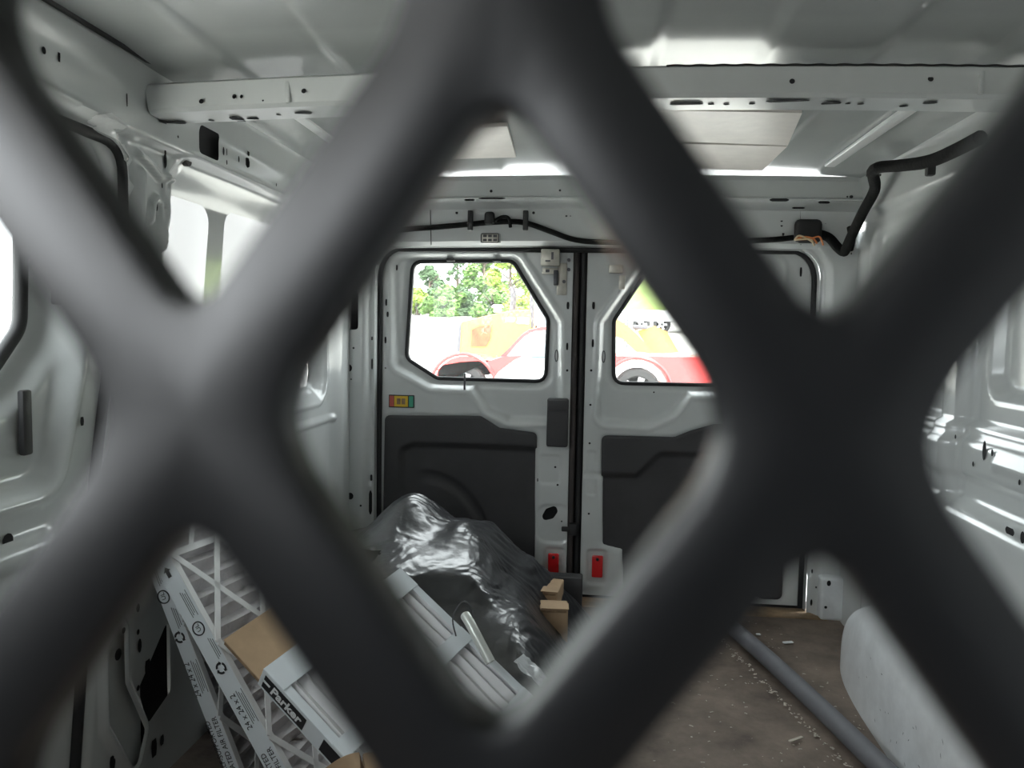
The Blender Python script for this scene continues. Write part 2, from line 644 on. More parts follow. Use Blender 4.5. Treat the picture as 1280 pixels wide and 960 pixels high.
rbox('panel_shade_box', (XL - 0.045, 1.45, 0.29), (0.04, 0.28, 0.46), M['hole'], wl, 0)  # solid dark box, painted shade behind the lower panel cutouts
rbox('rail_shade_box', (XL - 0.028, 1.90, 1.47), (0.09, 1.0, 0.09), M['hole'], wl, 0)  # dark box standing in for the shade inside the rail
# a patch of thick white topcoat on the upper corner of the pillar
pp = [(1.36, 1.40), (1.385, 1.425), (1.41, 1.41), (1.425, 1.385), (1.455, 1.395), (1.475, 1.37), (1.46, 1.345), (1.47, 1.32), (1.452, 1.30), (1.44, 1.33), (1.425, 1.355), (1.39, 1.375)]
pp = [(1.30, 1.405), (1.34, 1.42), (1.385, 1.412), (1.40, 1.385), (1.43, 1.385), (1.452, 1.36), (1.445, 1.335), (1.458, 1.31), (1.448, 1.28), (1.437, 1.31), (1.437, 1.36), (1.40, 1.386), (1.33, 1.39)]
pt_ = sheet('paint_patch', 1.28, 1.48, 1.27, 1.44, 0.004, left_h, lambda U, V: -sd_poly(U, V, pp), lambda u, v, h: (XL + h + 0.0012, u, v), M['skin'], wl)
pt_['label'] = 'blotch of bright white paint'
tube('roof_seam', smooth_path([(-0.851, y_, 1.5365) for y_ in (0.2, 0.7, 1.1, 1.36, 1.42)], 6), 0.006, M['rubber'], wl, 6)
# grommet plug
gp = on_x(230, 201, XL)
tube('plug', [gp + Vector((0, 0, 0)), gp + Vector((0.012, 0, 0))], 0.012, M['rubber_brown'], wl)
rd = round_poly(DOOR3, 0.06, 6)
tube('door_seal', [(XL - 0.012, a, b) for a, b in rd], 0.011, M['rubber'], wl, 8, closed=True)

# ---- sliding door (door_3)
W3 = [(0.18, 0.95), (1.165, 0.95), (1.24, 1.03), (1.255, 1.33), (0.18, 1.33)]


def d3_h(U, V):
    d = sd_poly(U, V, W3, 0.06)
    h = -0.035 * sst(-d, -0.075, -0.02)
    rim = sd_poly(U, V, [(0.10, 0.74), (1.24, 0.74), (1.31, 0.95), (1.38, 1.37), (0.10, 1.37)], 0.07)
    h = h - 0.03 * sst(-rim, 0.0, 0.04) + 0.006 * bead(rim, 0.012)
    h = h + 0.02 * bead(sd_path(U, V, [(0.2, 0.66), (1.2, 0.66)]), 0.03)
    return h


d3 = sheet('door_3', 0.02, 1.47, 0.05, 1.42, 0.008, d3_h, lambda U, V: sd_poly(U, V, W3, 0.06), lambda u, v, h: (XL - 0.015 + h, u, v), M['paint'])
tag(d3, 'closed white sliding side door with a large window', 'door', kind='structure')
rp3 = round_poly(W3, 0.06, 6)
prism('pane', rp3, lambda a, b, h: (XL - 0.085 + h, a, b), 0, 0.004, M['glass'], d3)
tube('window_seal', [(XL - 0.08, a, b) for a, b in rp3], 0.012, M['rubber'], d3, 8, closed=True)
for a, b, l in ((1.275, 1.12, 0.10), (1.19, 0.87, 0.11)):
    rbox('window_clip', (XL - 0.035, a, b), (0.012, 0.022, l), M['trimp'], d3, 0.004)
holes('punched_hole', [((XL - 0.012, 1.30, 0.86), nx, (0, 1, 0), .005, .008, 1), ((XL - 0.012, 1.115, 0.69), nx, (0, 1, 0), .012, .012, 0)], M['hole'], d3)

# ---- right wall ----------------------------------------------------------


def right_h(U, V):
    h = 0.030 * sst(V, 1.415, 1.43) + 0.022 * sst(V, 1.46, 1.55)
    pil = sst(U, 1.855, 1.87) * sst(-U, -1.96, -1.94) * sst(-V, -1.43, -1.40) * sst(V, 0.60, 0.66)
    h = h + 0.04 * pil
    h = h + 0.018 * sst(-V, -0.85, -0.838) + 0.016 * sst(-V, -0.815, -0.805)
    low = sst(U, 1.2, 1.3)
    fore = sst(-U, -2.45, -2.32)
    h = h * (0.25 + 0.75 * np.where(V < 1.0, fore, 1.0)) - 0.014 * sst(-V, -0.735, -0.722) * low * fore + 0.05 * sst(-V, -0.68, -0.645) * fore
    # pressed panels between pillars
    for u0, u1 in ((0.15, 0.95), (1.02, 1.82), (2.0, 2.6)):
        d = sd_box(U, V, u0, u1, 0.90, 1.38, 0.07)
        h = h - 0.03 * sst(-d, 0.0, 0.03)
    h = h + 0.008 * bead(sd_path(U, V, [(0.2, 0.775), (1.7, 0.775)]), 0.012)
    return h


wr = sheet('wall_right', -1.6, 2.74, 0.02, 1.58, 0.01, right_h, None, lambda u, v, h: (XR - h, u, v), M['paint'], flip=True)  # no cab window on this side, keeping the right strands dark
tag(wr, 'grey-white pressed-steel side wall behind the white wheel arch', 'wall', kind='structure')
hr = []
for (px, py, hu, hv, sq) in [(1231, 563, .008, .022, 0), (1241, 566, .005, .008, 0), (1196, 525, .004, .005, 0), (1195, 546, .004, .005, 0),
                             (1181, 546, .005, .008, 0), (1217, 580, .004, .006, 0), (1275, 603, .004, .006, 0), (1263, 664, .016, .007, 1), (1279, 672, .008, .012, 0)]:
    p = on_x(px, py, XR)
    for _ in range(3):
        hh = float(right_h(np.array([p.y]), np.array([p.z]))[0])
        p = on_x(px, py, XR - hh - 0.001)
    hr.append((p, (-1, 0, 0), (0, 1, 0), hu, hv, sq))
holes('punched_hole', hr, M['hole'], wr)

# ---- ceiling -------------------------------------------------------------


def roof_h(U, V):
    h = 1.560 - 0.024 * (U / 0.85) ** 2
    for x0 in (-0.60, -0.20, 0.20, 0.60):
        wide = 0.10
        d = np.abs(U - x0) - wide
        h = h + 0.008 * sst(-d, -0.006, 0.010) * sst(np.abs(V - 0.55), -1, 0.0)
    # cross flats next to the bows
    h = h - 0.006 * bead(V - 1.49, 0.16)
    return h


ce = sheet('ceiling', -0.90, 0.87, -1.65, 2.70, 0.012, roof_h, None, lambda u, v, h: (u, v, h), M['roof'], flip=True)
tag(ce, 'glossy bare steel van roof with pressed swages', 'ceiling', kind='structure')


def roof_pad(corners, z):
    pts = [on_z(px, py, z) for px, py in corners]
    v = [p for p in pts] + [p + Vector((0, 0, 0.006)) for p in pts]
    for k in range(4):
        for q in (0, 4):
            x = v[k + q]
            v[k + q] = Vector((x.x, x.y, float(roof_h(np.array([x.x]), np.array([x.y]))[0]) - (0.016 if q == 0 else 0.006)))
    f = [(0, 1, 2, 3), (4, 7, 6, 5)] + [(i, 4 + i, 4 + (i + 1) % 4, (i + 1) % 4) for i in range(4)]
    o = pydata('pale_pad', v, f, M['pad'], ce)
    return o


o = roof_pad([(545, 157), (634, 157), (645, 196), (520, 196)], 1.552)
o['label'] = 'pale foil damping pad stuck to the roof'
roof_pad([(800, 134), (1003, 134), (985, 176), (800, 176)], 1.55)  # plain pale panels set under the roof
roof_pad([(800, 179), (984, 179), (953, 210), (800, 210)], 1.55)

# cross bow (trim_1): hat section following the roof
def extrude_x(name, prof, x0, x1, n, m, zfn, parent=None):
    v, f = [], []
    k = len(prof)
    for i in range(n + 1):
        x = x0 + (x1 - x0) * i / n
        dz = zfn(x)
        for (y, z) in prof:
            v.append((x, y, z + dz))
    for i in range(n):
        for j in range(k - 1):
            f.append((i * k + j, i * k + j + 1, (i + 1) * k + j + 1, (i + 1) * k + j))
    return pydata(name, v, f, m, parent, True, 25)


zc = lambda x: -0.016 * (x / 0.85) ** 2
bow = extrude_x('trim_1', [(1.50, 1.523), (1.447, 1.521), (1.441, 1.516), (1.450, 1.474), (1.457, 1.467), (1.520, 1.463), (1.528, 1.470), (1.535, 1.521)], -0.875, 0.845, 60, M['paint'], zc)
tag(bow, 'grey steel roof bow with punched holes across the cargo bay', 'roof bow', kind='structure')
hb = []
for (px, py, hu, hv, sq) in [(990, 102, .005, .005, 0), (1163, 99, .005, .005, 0), (252, 127, .005, .005, 0), (293, 121, .004, .005, 0), (302, 121, .003, .004, 0), (380, 114, .005, .005, 0), (329, 126, .002, .002, 0)]:
    p = on_y(px, py, 1.445)
    hb.append((p, (0, -1, 0.2), (1, 0, 0), hu, hv, sq))
for (px, py, hu, hv, sq) in [(985, 124, .038, .012, 1), (1039, 126, .018, .016, 0), (1130, 127, .008, .008, 0), (1163, 123, .013, .010, 0), (1076, 126, .006, .006, 0), (1060, 126, .005, .005, 0), (940, 128, .006, .006, 0),
                             (908, 129, .006, .006, 0), (889, 129, .006, .006, 0), (858, 129, .03, .012, 1), (232, 152, .035, .014, 1), (299, 142, .012, .02, 1), (317, 141, .012, .008, 1), (379, 136, .018, .012, 0), (348, 137, .005, .006, 0), (268, 143, .006, .006, 0)]:
    p = on_z(px, py, 1.465)
    p.y = min(max(p.y, 1.470), 1.508)
    p.z = 1.4645 + zc(p.x) - (p.y - 1.5) * 0.06
    hb.append((p, (0, 0.06, -1), (1, 0, 0), hu, hv, sq))
holes('punched_hole', hb, M['hole'], bow)
tube('sealant_bead', [(x, 1.444, 1.520 + zc(x) + 0.0007 * math.sin(x * 150)) for x in np.linspace(0.12, 0.8, 160)], 0.0022, M['rubber'], bow, 6)
for xs_ in (-0.59, 0.66):
    rbox('joint_strap', (xs_, 1.446, 1.494 + zc(xs_)), (0.010, 0.008, 0.045), M['paint'], bow, 0.003)

# longitudinal rib between the bows
for x_, y0, y1 in ((-0.72, 1.62, 2.3), (0.69, 1.70, 2.42)):
    rib = rbox('roof_rib', (x_, (y0 + y1) / 2, 1.546), (0.032, y1 - y0, 0.012), M['skin'], ce, 0.004)

# rear header (trim_2)
hd = extrude_x('trim_2', [(2.56, 1.548), (2.575, 1.545), (2.585, 1.538), (2.596, 1.488), (2.602, 1.482), (2.575, 1.480), (2.575, 1.477), (2.62, 1.474), (2.665, 1.455), (2.70, 1.38), (2.712, 1.352), (2.735, 1.338), (2.80, 1.336)],
               -0.90, 0.87, 60, M['paint'], lambda x: -0.020 * (x / 0.85) ** 2 * 0.5)
tag(hd, 'grey steel header above the rear doors carrying a black harness', 'header', kind='structure')


def on_header(px, py, off=0.0):
    """nearest header surface point: face between (2.665,1.455) and (2.712,1.352)"""
    y = 2.69
    for _ in range(5):
        p = on_y(px, py, y)
        y = 2.665 + (1.455 - p.z) / (1.455 - 1.352) * 0.047
        y = min(max(y, 2.60), 2.73)
    return on_y(px, py, y - off)


hh_ = []
for (px, py, hu, hv) in [(571, 266, .005, .005), (667, 266, .005, .005), (708, 270, .004, .003), (713, 270, .002, .002), (977, 276, .004, .004), (977, 282, .004, .004), (979, 292, .004, .008), (1032, 278, .005, .005), (1036, 288, .004, .004), (1018, 260, 0, 0)]:
    if hu:
        hh_.append((on_header(px, py, 0.001), (0, -1, -0.2), (1, 0, 0), hu, hv, 0))
for (px, py, hu, hv) in [(614, 239, .005, .005), (700, 238, .004, .004), (1064, 246, .006, .005), (1059, 246, .003, .003)]:
    hh_.append((on_y(px, py, 2.588), (0, -1, 0), (1, 0, 0), hu, hv, 0))
for (px, py, hu, hv) in [(615, 248, .045, .003), (587, 250, .018, .003), (974, 250, .03, .005), (1030, 253, .018, .004), (998, 260, .02, .003)]:
    hh_.append((on_y(px, py, 2.572), (0, -1, 0), (1, 0, 0), hu, hv, 1))
holes('punched_hole', hh_, M['hole'], hd)
p = on_header(613, 298, 0.004)
lampp = rbox('lamp_socket', p, (0.072, 0.014, 0.038), M['paint'], hd, 0.006)
sp_ = rbox('socket_plate', p + Vector((0, -0.008, 0)), (0.058, 0.006, 0.028), M['zinc'], lampp, 0.003)
for gx_ in (-0.018, 0.0, 0.018):
    for gz_ in (-0.007, 0.007):
        rbox('socket_pocket', p + Vector((gx_, -0.0115, gz_)), (0.013, 0.002, 0.009), M['steel'], lampp, 0)
tube('socket_rim', [p + Vector((a, -0.0105, b)) for a, b in round_poly([(-0.031, -0.0155), (0.031, -0.0155), (0.031, 0.0155), (-0.031, 0.0155)], 0.006, 4)], 0.0015, M['steel'], lampp, 5, closed=True)
for px in (538, 1000):
    tube('panel_joint', [on_header(px, 262, 0.001), on_header(px + 1, 306, 0.001)], 0.0018, M['rubber'], hd, 6)

# ---- rear surround ---------------------------------------------------------
OPEN = [(-0.795, 0.05), (0.770, 0.05), (0.770, 1.337), (-0.795, 1.337)]


def rear_c(U, V):
    c = sd_poly(U, V, [(-0.795, -0.3), (0.770, -0.3), (0.770, 1.337), (-0.795, 1.337)], 0.10)
    c = np.minimum(c, sd_box(U, V, -0.93, -0.848, 1.03, 1.17, 0.012))
    return c


def rear_h(U, V):
    d = sd_poly(U, V, [(-0.795, -0.3), (0.770, -0.3), (0.770, 1.337), (-0.795, 1.337)], 0.10)
    h = -0.030 * sst(-d, -0.035, -0.01)
    h = h + 0.010 * sst(-V, -0.205, -0.195) * (U > 0)
    return h


rw = sheet('wall_rear', -0.97, 0.95, 0.0, 1.39, 0.008, rear_h, rear_c, lambda u, v, h: (u, YR - h, v), M['paint'])
tag(rw, 'grey painted rear pillars and surround framing the back doors', 'wall', kind='structure')
# jamb return and rubber gasket following the opening
ro = [(-0.795, 0.05)] + [p for p in round_poly([(-0.795, -0.5), (0.770, -0.5), (0.770, 1.337), (-0.795, 1.337)], 0.12, 8) if p[1] > 0.06]
ro = [p for p in ro if p[1] > 0.06]
ro = [(0.770, 0.03)] + sorted([p for p in ro if p[0] > 0], key=lambda p: (p[1], -p[0])) + sorted([p for p in ro if p[0] < 0], key=lambda p: (-p[1], -p[0])) + [(-0.795, 0.03)]
vv = [(a, YR + 0.028, b) for a, b in ro] + [(a, 2.90, b) for a, b in ro]
n_ = len(ro)
pydata('jamb', vv, [(i, i + 1, n_ + i + 1, n_ + i) for i in range(n_ - 1)], M['paint'], rw, True, 40)
tube('gasket', [(a * 0.992, 2.793, min(b, 1.329)) for a, b in ro], 0.010, M['rubber'], rw, 8)
hp = []
for (px, py, hu, hv, sq) in [(437, 460, .010, .013, 0), (439, 474, .003, .003, 0), (442, 435, .004, .004, 0), (435, 527, .004, .004, 0), (435, 552, .004, .004, 0), (438, 620, .012, .013, 0), (421, 470, .003, .003, 0), (418, 514, .008, .015, 0), (451, 632, .004, .004, 0),
                             (1036, 729, .007, .010, 0), (1032, 758, .006, .006, 0), (1015, 714, .003, .008, 0), (1020, 734, .003, .004, 0), (1014, 753, .004, .012, 0), (1072, 285, .003, .005, 0), (1075, 268, .003, .005, 0), (1064, 317, .002, .004, 0)]:
    hp.append((on_y(px, py, YR - 0.001), (0, -1, 0), (1, 0, 0), hu, hv, sq))
for (px, py, hu, hv) in [(465, 423, .003, .007), (465, 455, .003, .02), (464, 597, .004, .012), (463, 628, .006, .045)]:
    hp.append((on_y(px, py, 2.745), (0.5, -1, 0), (0, 0, 1), hv, hu, 1))
holes('punched_hole', hp, M['hole'], rw)
sheet('outer_skin', -1.0, 0.98, 0.0, 1.64, 0.03, None, lambda U, V: sd_box(U, V, -0.81, 0.785, -1.0, 1.345, 0.01), lambda u, v, h: (u, 2.88 + h, v), M['skin'], rw)
rbox('pillar_shade_box', (-0.89, 2.79, 1.10), (0.12, 0.10, 0.18), M['hole'], rw, 0)  # dark box whose colour gives the shade behind the pillar opening
# lower box of the right pillar
pbx = rbox('pillar_foot', (0.862, 2.712, 0.135), (0.125, 0.07, 0.15), M['scuffed'], rw, 0.012, 3)
holes('pillar_foot_hole', [(on_y(1036, 729, 2.675), (0, -1, 0), (1, 0, 0), .007, .010, 0), (on_y(1032, 759, 2.675), (0, -1, 0), (1, 0, 0), .005, .005, 0)], M['hole'], rw)
clp = rbox('cream_bracket', (0.928, 2.62, 0.115), (0.02, 0.09, 0.10), M['cream'], wr, 0.004)
holes('bracket_slot', [((0.917, 2.605, 0.145), (-1, 0, 0), (0, 1, 0), .012, .010, 0), ((0.917, 2.59, 0.10), (-1, 0, 0), (0, 1, 0), .008, .010, 1)], M['hole'], wr)

# ---- rear doors ------------------------------------------------------------
SX = -0.0455    # seam line


def door_xy(px, py):
    p = on_y(px, py, YD)
    return (p.x, p.z)


WIN = [(-0.676, 1.286), (-0.300, 1.292), (-0.166, 1.080), (-0.171, 0.851), (-0.578, 0.853), (-0.697, 0.925)]
RING = [(-0.752, 1.312), (-0.276, 1.316), (-0.113, 1.075), (-0.106, 0.700), (-0.300, 0.694), (-0.390, 0.735), (-0.446, 0.812), (-0.600, 0.815), (-0.745, 0.890)]
TRIML = [(-0.768, 0.712), (-0.405, 0.720), (-0.335, 0.678), (-0.196, 0.664), (-0.190, 0.085), (-0.775, 0.085)]
mir = lambda P: [(2 * SX - a, b) for a, b in P]
TRIMR = [(0.040, 0.662), (0.300, 0.664), (0.360, 0.690), (0.44, 0.716), (0.690, 0.712), (0.700, 0.085), (0.13, 0.085), (0.12, 0.235), (0.048, 0.250)]


def door_h(side):
    win, ring, trim = (WIN, RING, TRIML) if side < 0 else (mir(WIN), mir(RING), TRIMR)

    def h(U, V):
        d = sd_poly(U, V, ring, 0.045)
        w = sd_poly(U, V, win, 0.03)
        y = -0.026 * sst(-d, -0.004, 0.026) + 0.004 * bead(d - 0.006, 0.012)
        y = y - 0.014 * sst(-w, -0.030, -0.002)
        t = sd_poly(U, V, trim, 0.02)
        y = y - 0.004 * sst(-t, -0.010, 0.0) - 0.035 * sst(-t, 0.004, 0.012)
        if side < 0:
            y = y - 0.004 * sst(-sd_box(U, V, -0.185, -0.110, 0.475, 0.580, 0.012), -0.004, 0.002)
            y = y - 0.005 * sst(-sd_box(U, V, -0.190, -0.070, 0.255, 0.395, 0.035), -0.005, 0.003)
        else:
            y = y - 0.004 * sst(-sd_box(U, V, -0.010, 0.022, 0.44, 0.60, 0.008), -0.004, 0.002)
            y = y - 0.006 * bead(V - 0.515, 0.012) * (U < 0.05)
        s0 = -0.147 if side < 0 else 0.012
        y = y - 0.008 * sst(-sd_box(U, V, s0 - 0.012, s0 + 0.058, 0.105, 0.235, 0.012), -0.004, 0.004)
        return y
    return h


def make_door(side):
    win = WIN if side < 0 else mir(WIN)
    u0, u1 = (-0.800, -0.079) if side < 0 else (-0.024, 0.775)
    extra = []
    if side < 0:
        ov = [(-0.165, 0.335), (-0.130, 0.345), (-0.113, 0.372), (-0.122, 0.395), (-0.158, 0.380), (-0.172, 0.352)]

    def cfn(U, V):
        c = sd_poly(U, V, win, 0.03)
        if side < 0:
            c = np.minimum(c, sd_poly(U, V, ov, 0.012))
        return c
    d = sheet('door_1' if side < 0 else 'door_2', u0, u1, 0.065, 1.334, 0.0055, door_h(side), cfn, lambda u, v, h: (u, YD - h, v), M['paint'])
    tag(d, 'rear door with the red, yellow and green release sticker' if side < 0 else 'rear door mostly hidden behind the dark mesh strand',
        'door', kind='structure')
    # back skin of the door and its edge returns
    bk = sheet('outer_skin', u0 - (0.03 if side < 0 else 0), u1 + (0.03 if side > 0 else 0), 0.02, 1.37, 0.02, None, lambda U, V: sd_poly(U, V, win, 0.03), lambda u, v, h: (u, YD + 0.075 + h, v), M['skin'], d)
    ex = [u0, u1]
    for e in ex:
        rbox('edge_return', (e, YD + 0.0385, 0.70), (0.004, 0.071, 1.26), M['paint'], d, 0)
    wo = round_poly(win, 0.04, 6)
    prism('pane', wo, lambda a, b, h: (a, YD + 0.055 + h, b), 0, 0.004, M['glass'], d)
    n = len(wo)
    vv = [(a, YD + 0.034, b) for a, b in wo] + [(a, YD + 0.078, b) for a, b in wo]
    pydata('window_return', vv, [(i, (i + 1) % n, n + (i + 1) % n, n + i) for i in range(n)], M['rubber'], d, True)
    tube('window_seal', [(a, YD + 0.036, b) for a, b in wo], 0.0075, M['rubber'], d, 8, closed=True)
    # charcoal trim
    tp = TRIML if side < 0 else TRIMR
    lo = [min(p[0] for p in tp), max(p[0] for p in tp), min(p[1] for p in tp), max(p[1] for p in tp)]

    def th(U, V):
        t = sd_poly(U, V, tp, 0.02)
        h = 0.004 + 0.004 * sst(-t, 0.0, 0.006)
        s = 1 if side < 0 else -1
        q = sd_poly(U, V, [(-0.705, 0.0), (-0.705, 0.585), (-0.66, 0.605), (-0.10, 0.605), (-0.10, 0.0)] if side < 0 else
                    [(0.62, 0.0), (0.62, 0.60), (0.25, 0.60), (0.17, 0.515), (0.02, 0.515), (0.02, 0.0)], 0.02)
        h = h - 0.020 * sst(-q, -0.014, 0.014)
        if side < 0:
            ar = np.abs(np.hypot((U + 0.62) / 1.0, (V - 0.17) / 1.25) - 0.25)
            h = h - 0.010 * bead(ar, 0.022) * sst(U, -0.66, -0.58) * sst(V, 0.15, 0.2)
        return h
    tr = sheet('trim_panel', lo[0], lo[1], lo[2], lo[3], 0.0065, th, lambda U, V: -sd_poly(U, V, tp, 0.02), lambda u, v, h: (u, YD - h, v), M['trimp'], d)
    tr['label'] = 'charcoal moulded plastic trim panel'
    # slots and pips
    hs = []
    L = [(485, 393, .004, .010, 1), (482, 380, 0, 0, 0), (494, 334, .004, .010, 1), (482, 460, .003, .003, 0), (483, 378, .004, .012, 1), (482, 425, .004, .012, 1),
         (710, 382, .005, .013, 1), (709, 433, .004, .013, 1), (709, 463, .0045, .0045, 0), (694, 584, .004, .004, 0), (697, 606, .004, .004, 0), (702, 652, .003, .003, 0), (672, 600, .002, .006, 1)]
    Rr = [(742, 382, .005, .013, 1), (741, 429, .004, .014, 1), (739, 463, .0045, .0045, 0), (738, 506, .004, .004, 0), (737, 554, .004, .004, 0), (736, 642, .004, .004, 0), (818, 491, .003, .003, 0), (1001, 340, .004, .016, 1)]
    hf = door_h(side)
    for (px, py, hu, hv, sq) in (L if side < 0 else Rr):
        if hu:
            a, b = door_xy(px, py)
            hs.append(((a, YD - float(hf(np.array([a]), np.array([b]))[0]) - 0.0005, b), (0, -1, 0), (1, 0, 0), hu, hv, sq))
    holes('punched_slot', hs, M['hole'], d)
    # reflector
    rx = -0.1255 if side < 0 else 0.0365
    rf = rbox('reflector', (rx, YD - 0.001, 0.174), (0.040, 0.012, 0.082), M['red'], d, 0.004)
    rf['label'] = 'red rectangular reflector'
    tube('reflector_screw', [(rx, YD - 0.0065, 0.202), (rx, YD - 0.010, 0.202)], 0.006, M['ink'], rf, 10)
    # oval grommet on the window pillar
    gx = -0.131 if side < 0 else 0.040
    gr = [Vector((gx + 0.005 * math.cos(a), YD + 0.004, 0.948 + 0.021 * math.sin(a))) for a in np.linspace(0, 2 * PI, 16, endpoint=False)]
    tube('oval_plug', gr, 0.0022, M['steel'], d, 6, closed=True)
    return d


d1 = make_door(-1)
d2 = make_door(1)
# the dark closing strip between the doors belongs to door_2
tube('centre_seal', [(-0.066, YD + 0.012, 0.07), (-0.066, YD + 0.012, 1.33)], 0.011, M['rubber_brown'], d2, 8)
tube('centre_seal', [(-0.040, YD + 0.018, 0.07), (-0.040, YD + 0.018, 1.33)], 0.011, M['rubber'], d2, 8)
rbox('centre_backing', (-0.052, YD + 0.06, 0.70), (0.10, 0.02, 1.32), M['rubber_brown'], d2, 0)
rbox('lock_shade_box', (-0.143, YD + 0.045, 0.365), (0.09, 0.05, 0.09), M['hole'], d1, 0)  # dark box painting the shade behind the lock opening
# black cover over the release, latch pieces, rod, sticker, hinge striker : door_1
hc = rbox('handle_cover', (-0.121, YD - 0.012, 0.705), (0.078, 0.030, 0.178), M['trimp'], d1, 0.008, 3)
hc['label'] = 'black plastic handle cover'
rbox('cover_step', (-0.121, YD - 0.026, 0.768), (0.070, 0.008, 0.040), M['trimp'], hc, 0.004)
tube('lock_rod', [(-0.468, YD - 0.0, 0.876), (-0.468, YD - 0.0, 0.815)], 0.004, M['steel'], d1, 8)
lt = rbox('latch', (-0.056, YD - 0.010, 0.312), (0.030, 0.03, 0.045), M['rubber'], d1, 0.006)
rbox('latch_bolt', (-0.083, YD - 0.018, 0.313), (0.03, 0.014, 0.018), M['ink'], lt, 0.004)
stk = rbox('release_sticker', (-0.705, YD - 0.003, 0.766), (0.097, 0.004, 0.048), M['ink'], d1, 0.002)
stk['label'] = 'door release sticker in red, yellow and green'
rbox('yellow_field', (-0.706, YD - 0.0055, 0.766), (0.052, 0.002, 0.040), M['styel'], stk, 0)
rbox('red_field', (-0.742, YD - 0.0055, 0.766), (0.016, 0.002, 0.040), M['stred'], stk, 0)
rbox('green_field', (-0.668, YD - 0.0055, 0.766), (0.016, 0.002, 0.040), M['stgrn'], stk, 0)
for sx_ in (-0.715, -0.697):
    rbox('yellow_symbol', (sx_, YD - 0.0068, 0.766), (0.014, 0.001, 0.022), M['cardedge'], stk, 0)
# top latch of door_1: plate, striker block, three bolts
p0 = on_y(697, 330, YD - 0.01)
tl = rbox('latch_plate', (-0.117, YD - 0.004, 1.225), (0.036, 0.006, 0.115), M['zinc'], d1, 0.003)
for (px, py) in ((711, 325), (711, 337), (705, 352)):
    q = on_y(px, py, YD - 0.01)
    tube('bolt', [(q.x, YD - 0.006, q.z), (q.x, YD - 0.014, q.z)], 0.0065, M['steel'], tl, 8)
rbox('striker_bracket', (-0.158, YD - 0.034, 1.298), (0.066, 0.045, 0.058), M['zinc'], d1, 0.004)
rbox('striker_block', (-0.160, YD - 0.018, 1.252), (0.055, 0.02, 0.022), M['zinc'], d1, 0.003)
rbox('striker_catch', (-0.138, YD - 0.022, 1.228), (0.016, 0.02, 0.055), M['steel'], d1, 0.003)
rbox('bracket_slot', (-0.150, YD - 0.0572, 1.303), (0.008, 0.002, 0.026), M['steel'], d1, 0)
rbox('bracket_slot', (-0.166, YD - 0.0572, 1.285), (0.018, 0.002, 0.006), M['steel'], d1, 0)
rbox('block_slot', (-0.168, YD - 0.0288, 1.252), (0.014, 0.002, 0.010), M['steel'], d1, 0)
# the same latch on door_2, mostly hidden
rbox('striker_block', (0.075, YD - 0.012, 1.262), (0.05, 0.02, 0.03), M['zinc'], d2, 0.003)
rbox('striker_catch', (0.098, YD - 0.012, 1.215), (0.022, 0.02, 0.05), M['zinc'], d2, 0.003)
for px in (562, 620):
    q = on_y(px, 326, YD)
    rbox('window_clip', (q.x, YD + 0.020, 1.292), (0.030, 0.02, 0.010), M['trimp'], d1, 0.002)

# ---- wheel wells -----------------------------------------------------------
def wheel_well(side):
    nu, nv = 60, 26
    v, f = [], []
    y0, y1, H, wd = (1.02, 2.40, 0.30, 0.17) if side > 0 else (1.75, 2.50, 0.22, 0.10)
    xw = XR if side > 0 else XL
    for i in range(nu + 1):
        t = i / nu
        y = y0 + (y1 - y0) * t
        e = max(0.0, 1 - abs(2 * t - 1) ** 3.2) ** 0.62
        for j in range(nv + 1):
            a = PI / 2 * j / nv
            # superellipse cross-section from the wall top to the foot of the inner face
            cs, sn = max(0.0, math.cos(a)) ** 0.42, max(0.0, math.sin(a)) ** 0.42
            wloc = wd * (0.35 + 0.65 * e ** 0.8)
            rr = 1 + 0.012 * math.sin(t * 44) * math.sin(2 * a)
            x = xw - side * (wloc * sn * rr)
            z = ZF - 0.004 + H * e * cs * rr
            v.append((x, y, z))
    for i in range(nu):
        for j in range(nv):
            a = i * (nv + 1) + j
            f.append((a, a + 1, a + nv + 2, a + nv + 1))
    return v, f


for s in (1, -1):
    v, f = wheel_well(s)
    ww = pydata('wheel_well', v, f, M['scuffed'], None, True, 60)
    tag(ww, 'scuffed white wheel arch on the floor beside the grey hose' if s > 0 else 'painted wheel arch against the wall behind the leaning filters', 'wheel arch', kind='structure')
    sc_ = []
    if s > 0:
        for k in range(26):
            y = random.uniform(1.5, 2.3)
            z = random.uniform(0.10, 0.26)
            sc_.append(((XR - 0.1735, y, z), (-1, 0, 0), (0, random.uniform(-1, 1), random.uniform(-1, 1)), random.uniform(.002, .007), .0012, 0))
        holes('scuff_mark', sc_, M['inkgrey'], ww, 6)

# ---- unseen cab shell, opened and closed to light the mesh --------------------------------------
cabm = mat('cab_shell_dark', (0.10, 0.10, 0.105), 0.9)
CAB = [(-1.50, 1.00), (-0.35, 1.00), (-0.35, 1.50), (-1.30, 1.50)]  # unseen window opening, shaped by how it lights the mesh
cabw = sheet('wall_cab_side', -1.6, -0.28, 0.02, 1.54, 0.03, None, lambda U, V: sd_poly(U, V, CAB, 0.05), lambda u, v, h: (XL - 0.01 + h, u, v), cabm)
tag(cabw, 'unseen cab side panel behind the camera, window opening shaped to light the mesh', 'wall', kind='structure')
WSC = [(-0.88, 1.10), (-0.46, 1.10), (-0.46, 1.53), (-0.88, 1.53)]  # unseen opening on the left only, so the right strands stay dark
cf = sheet('cab_light_blocker', -0.97, 0.93, 0.0, 1.60, 0.03, None, lambda U, V: sd_poly(U, V, WSC, 0.04), lambda u, v, h: (u, -1.6 + h, v), cabm)
tag(cf, 'unseen dark cab front behind the camera, added to keep light off the right strands', 'wall', kind='structure')
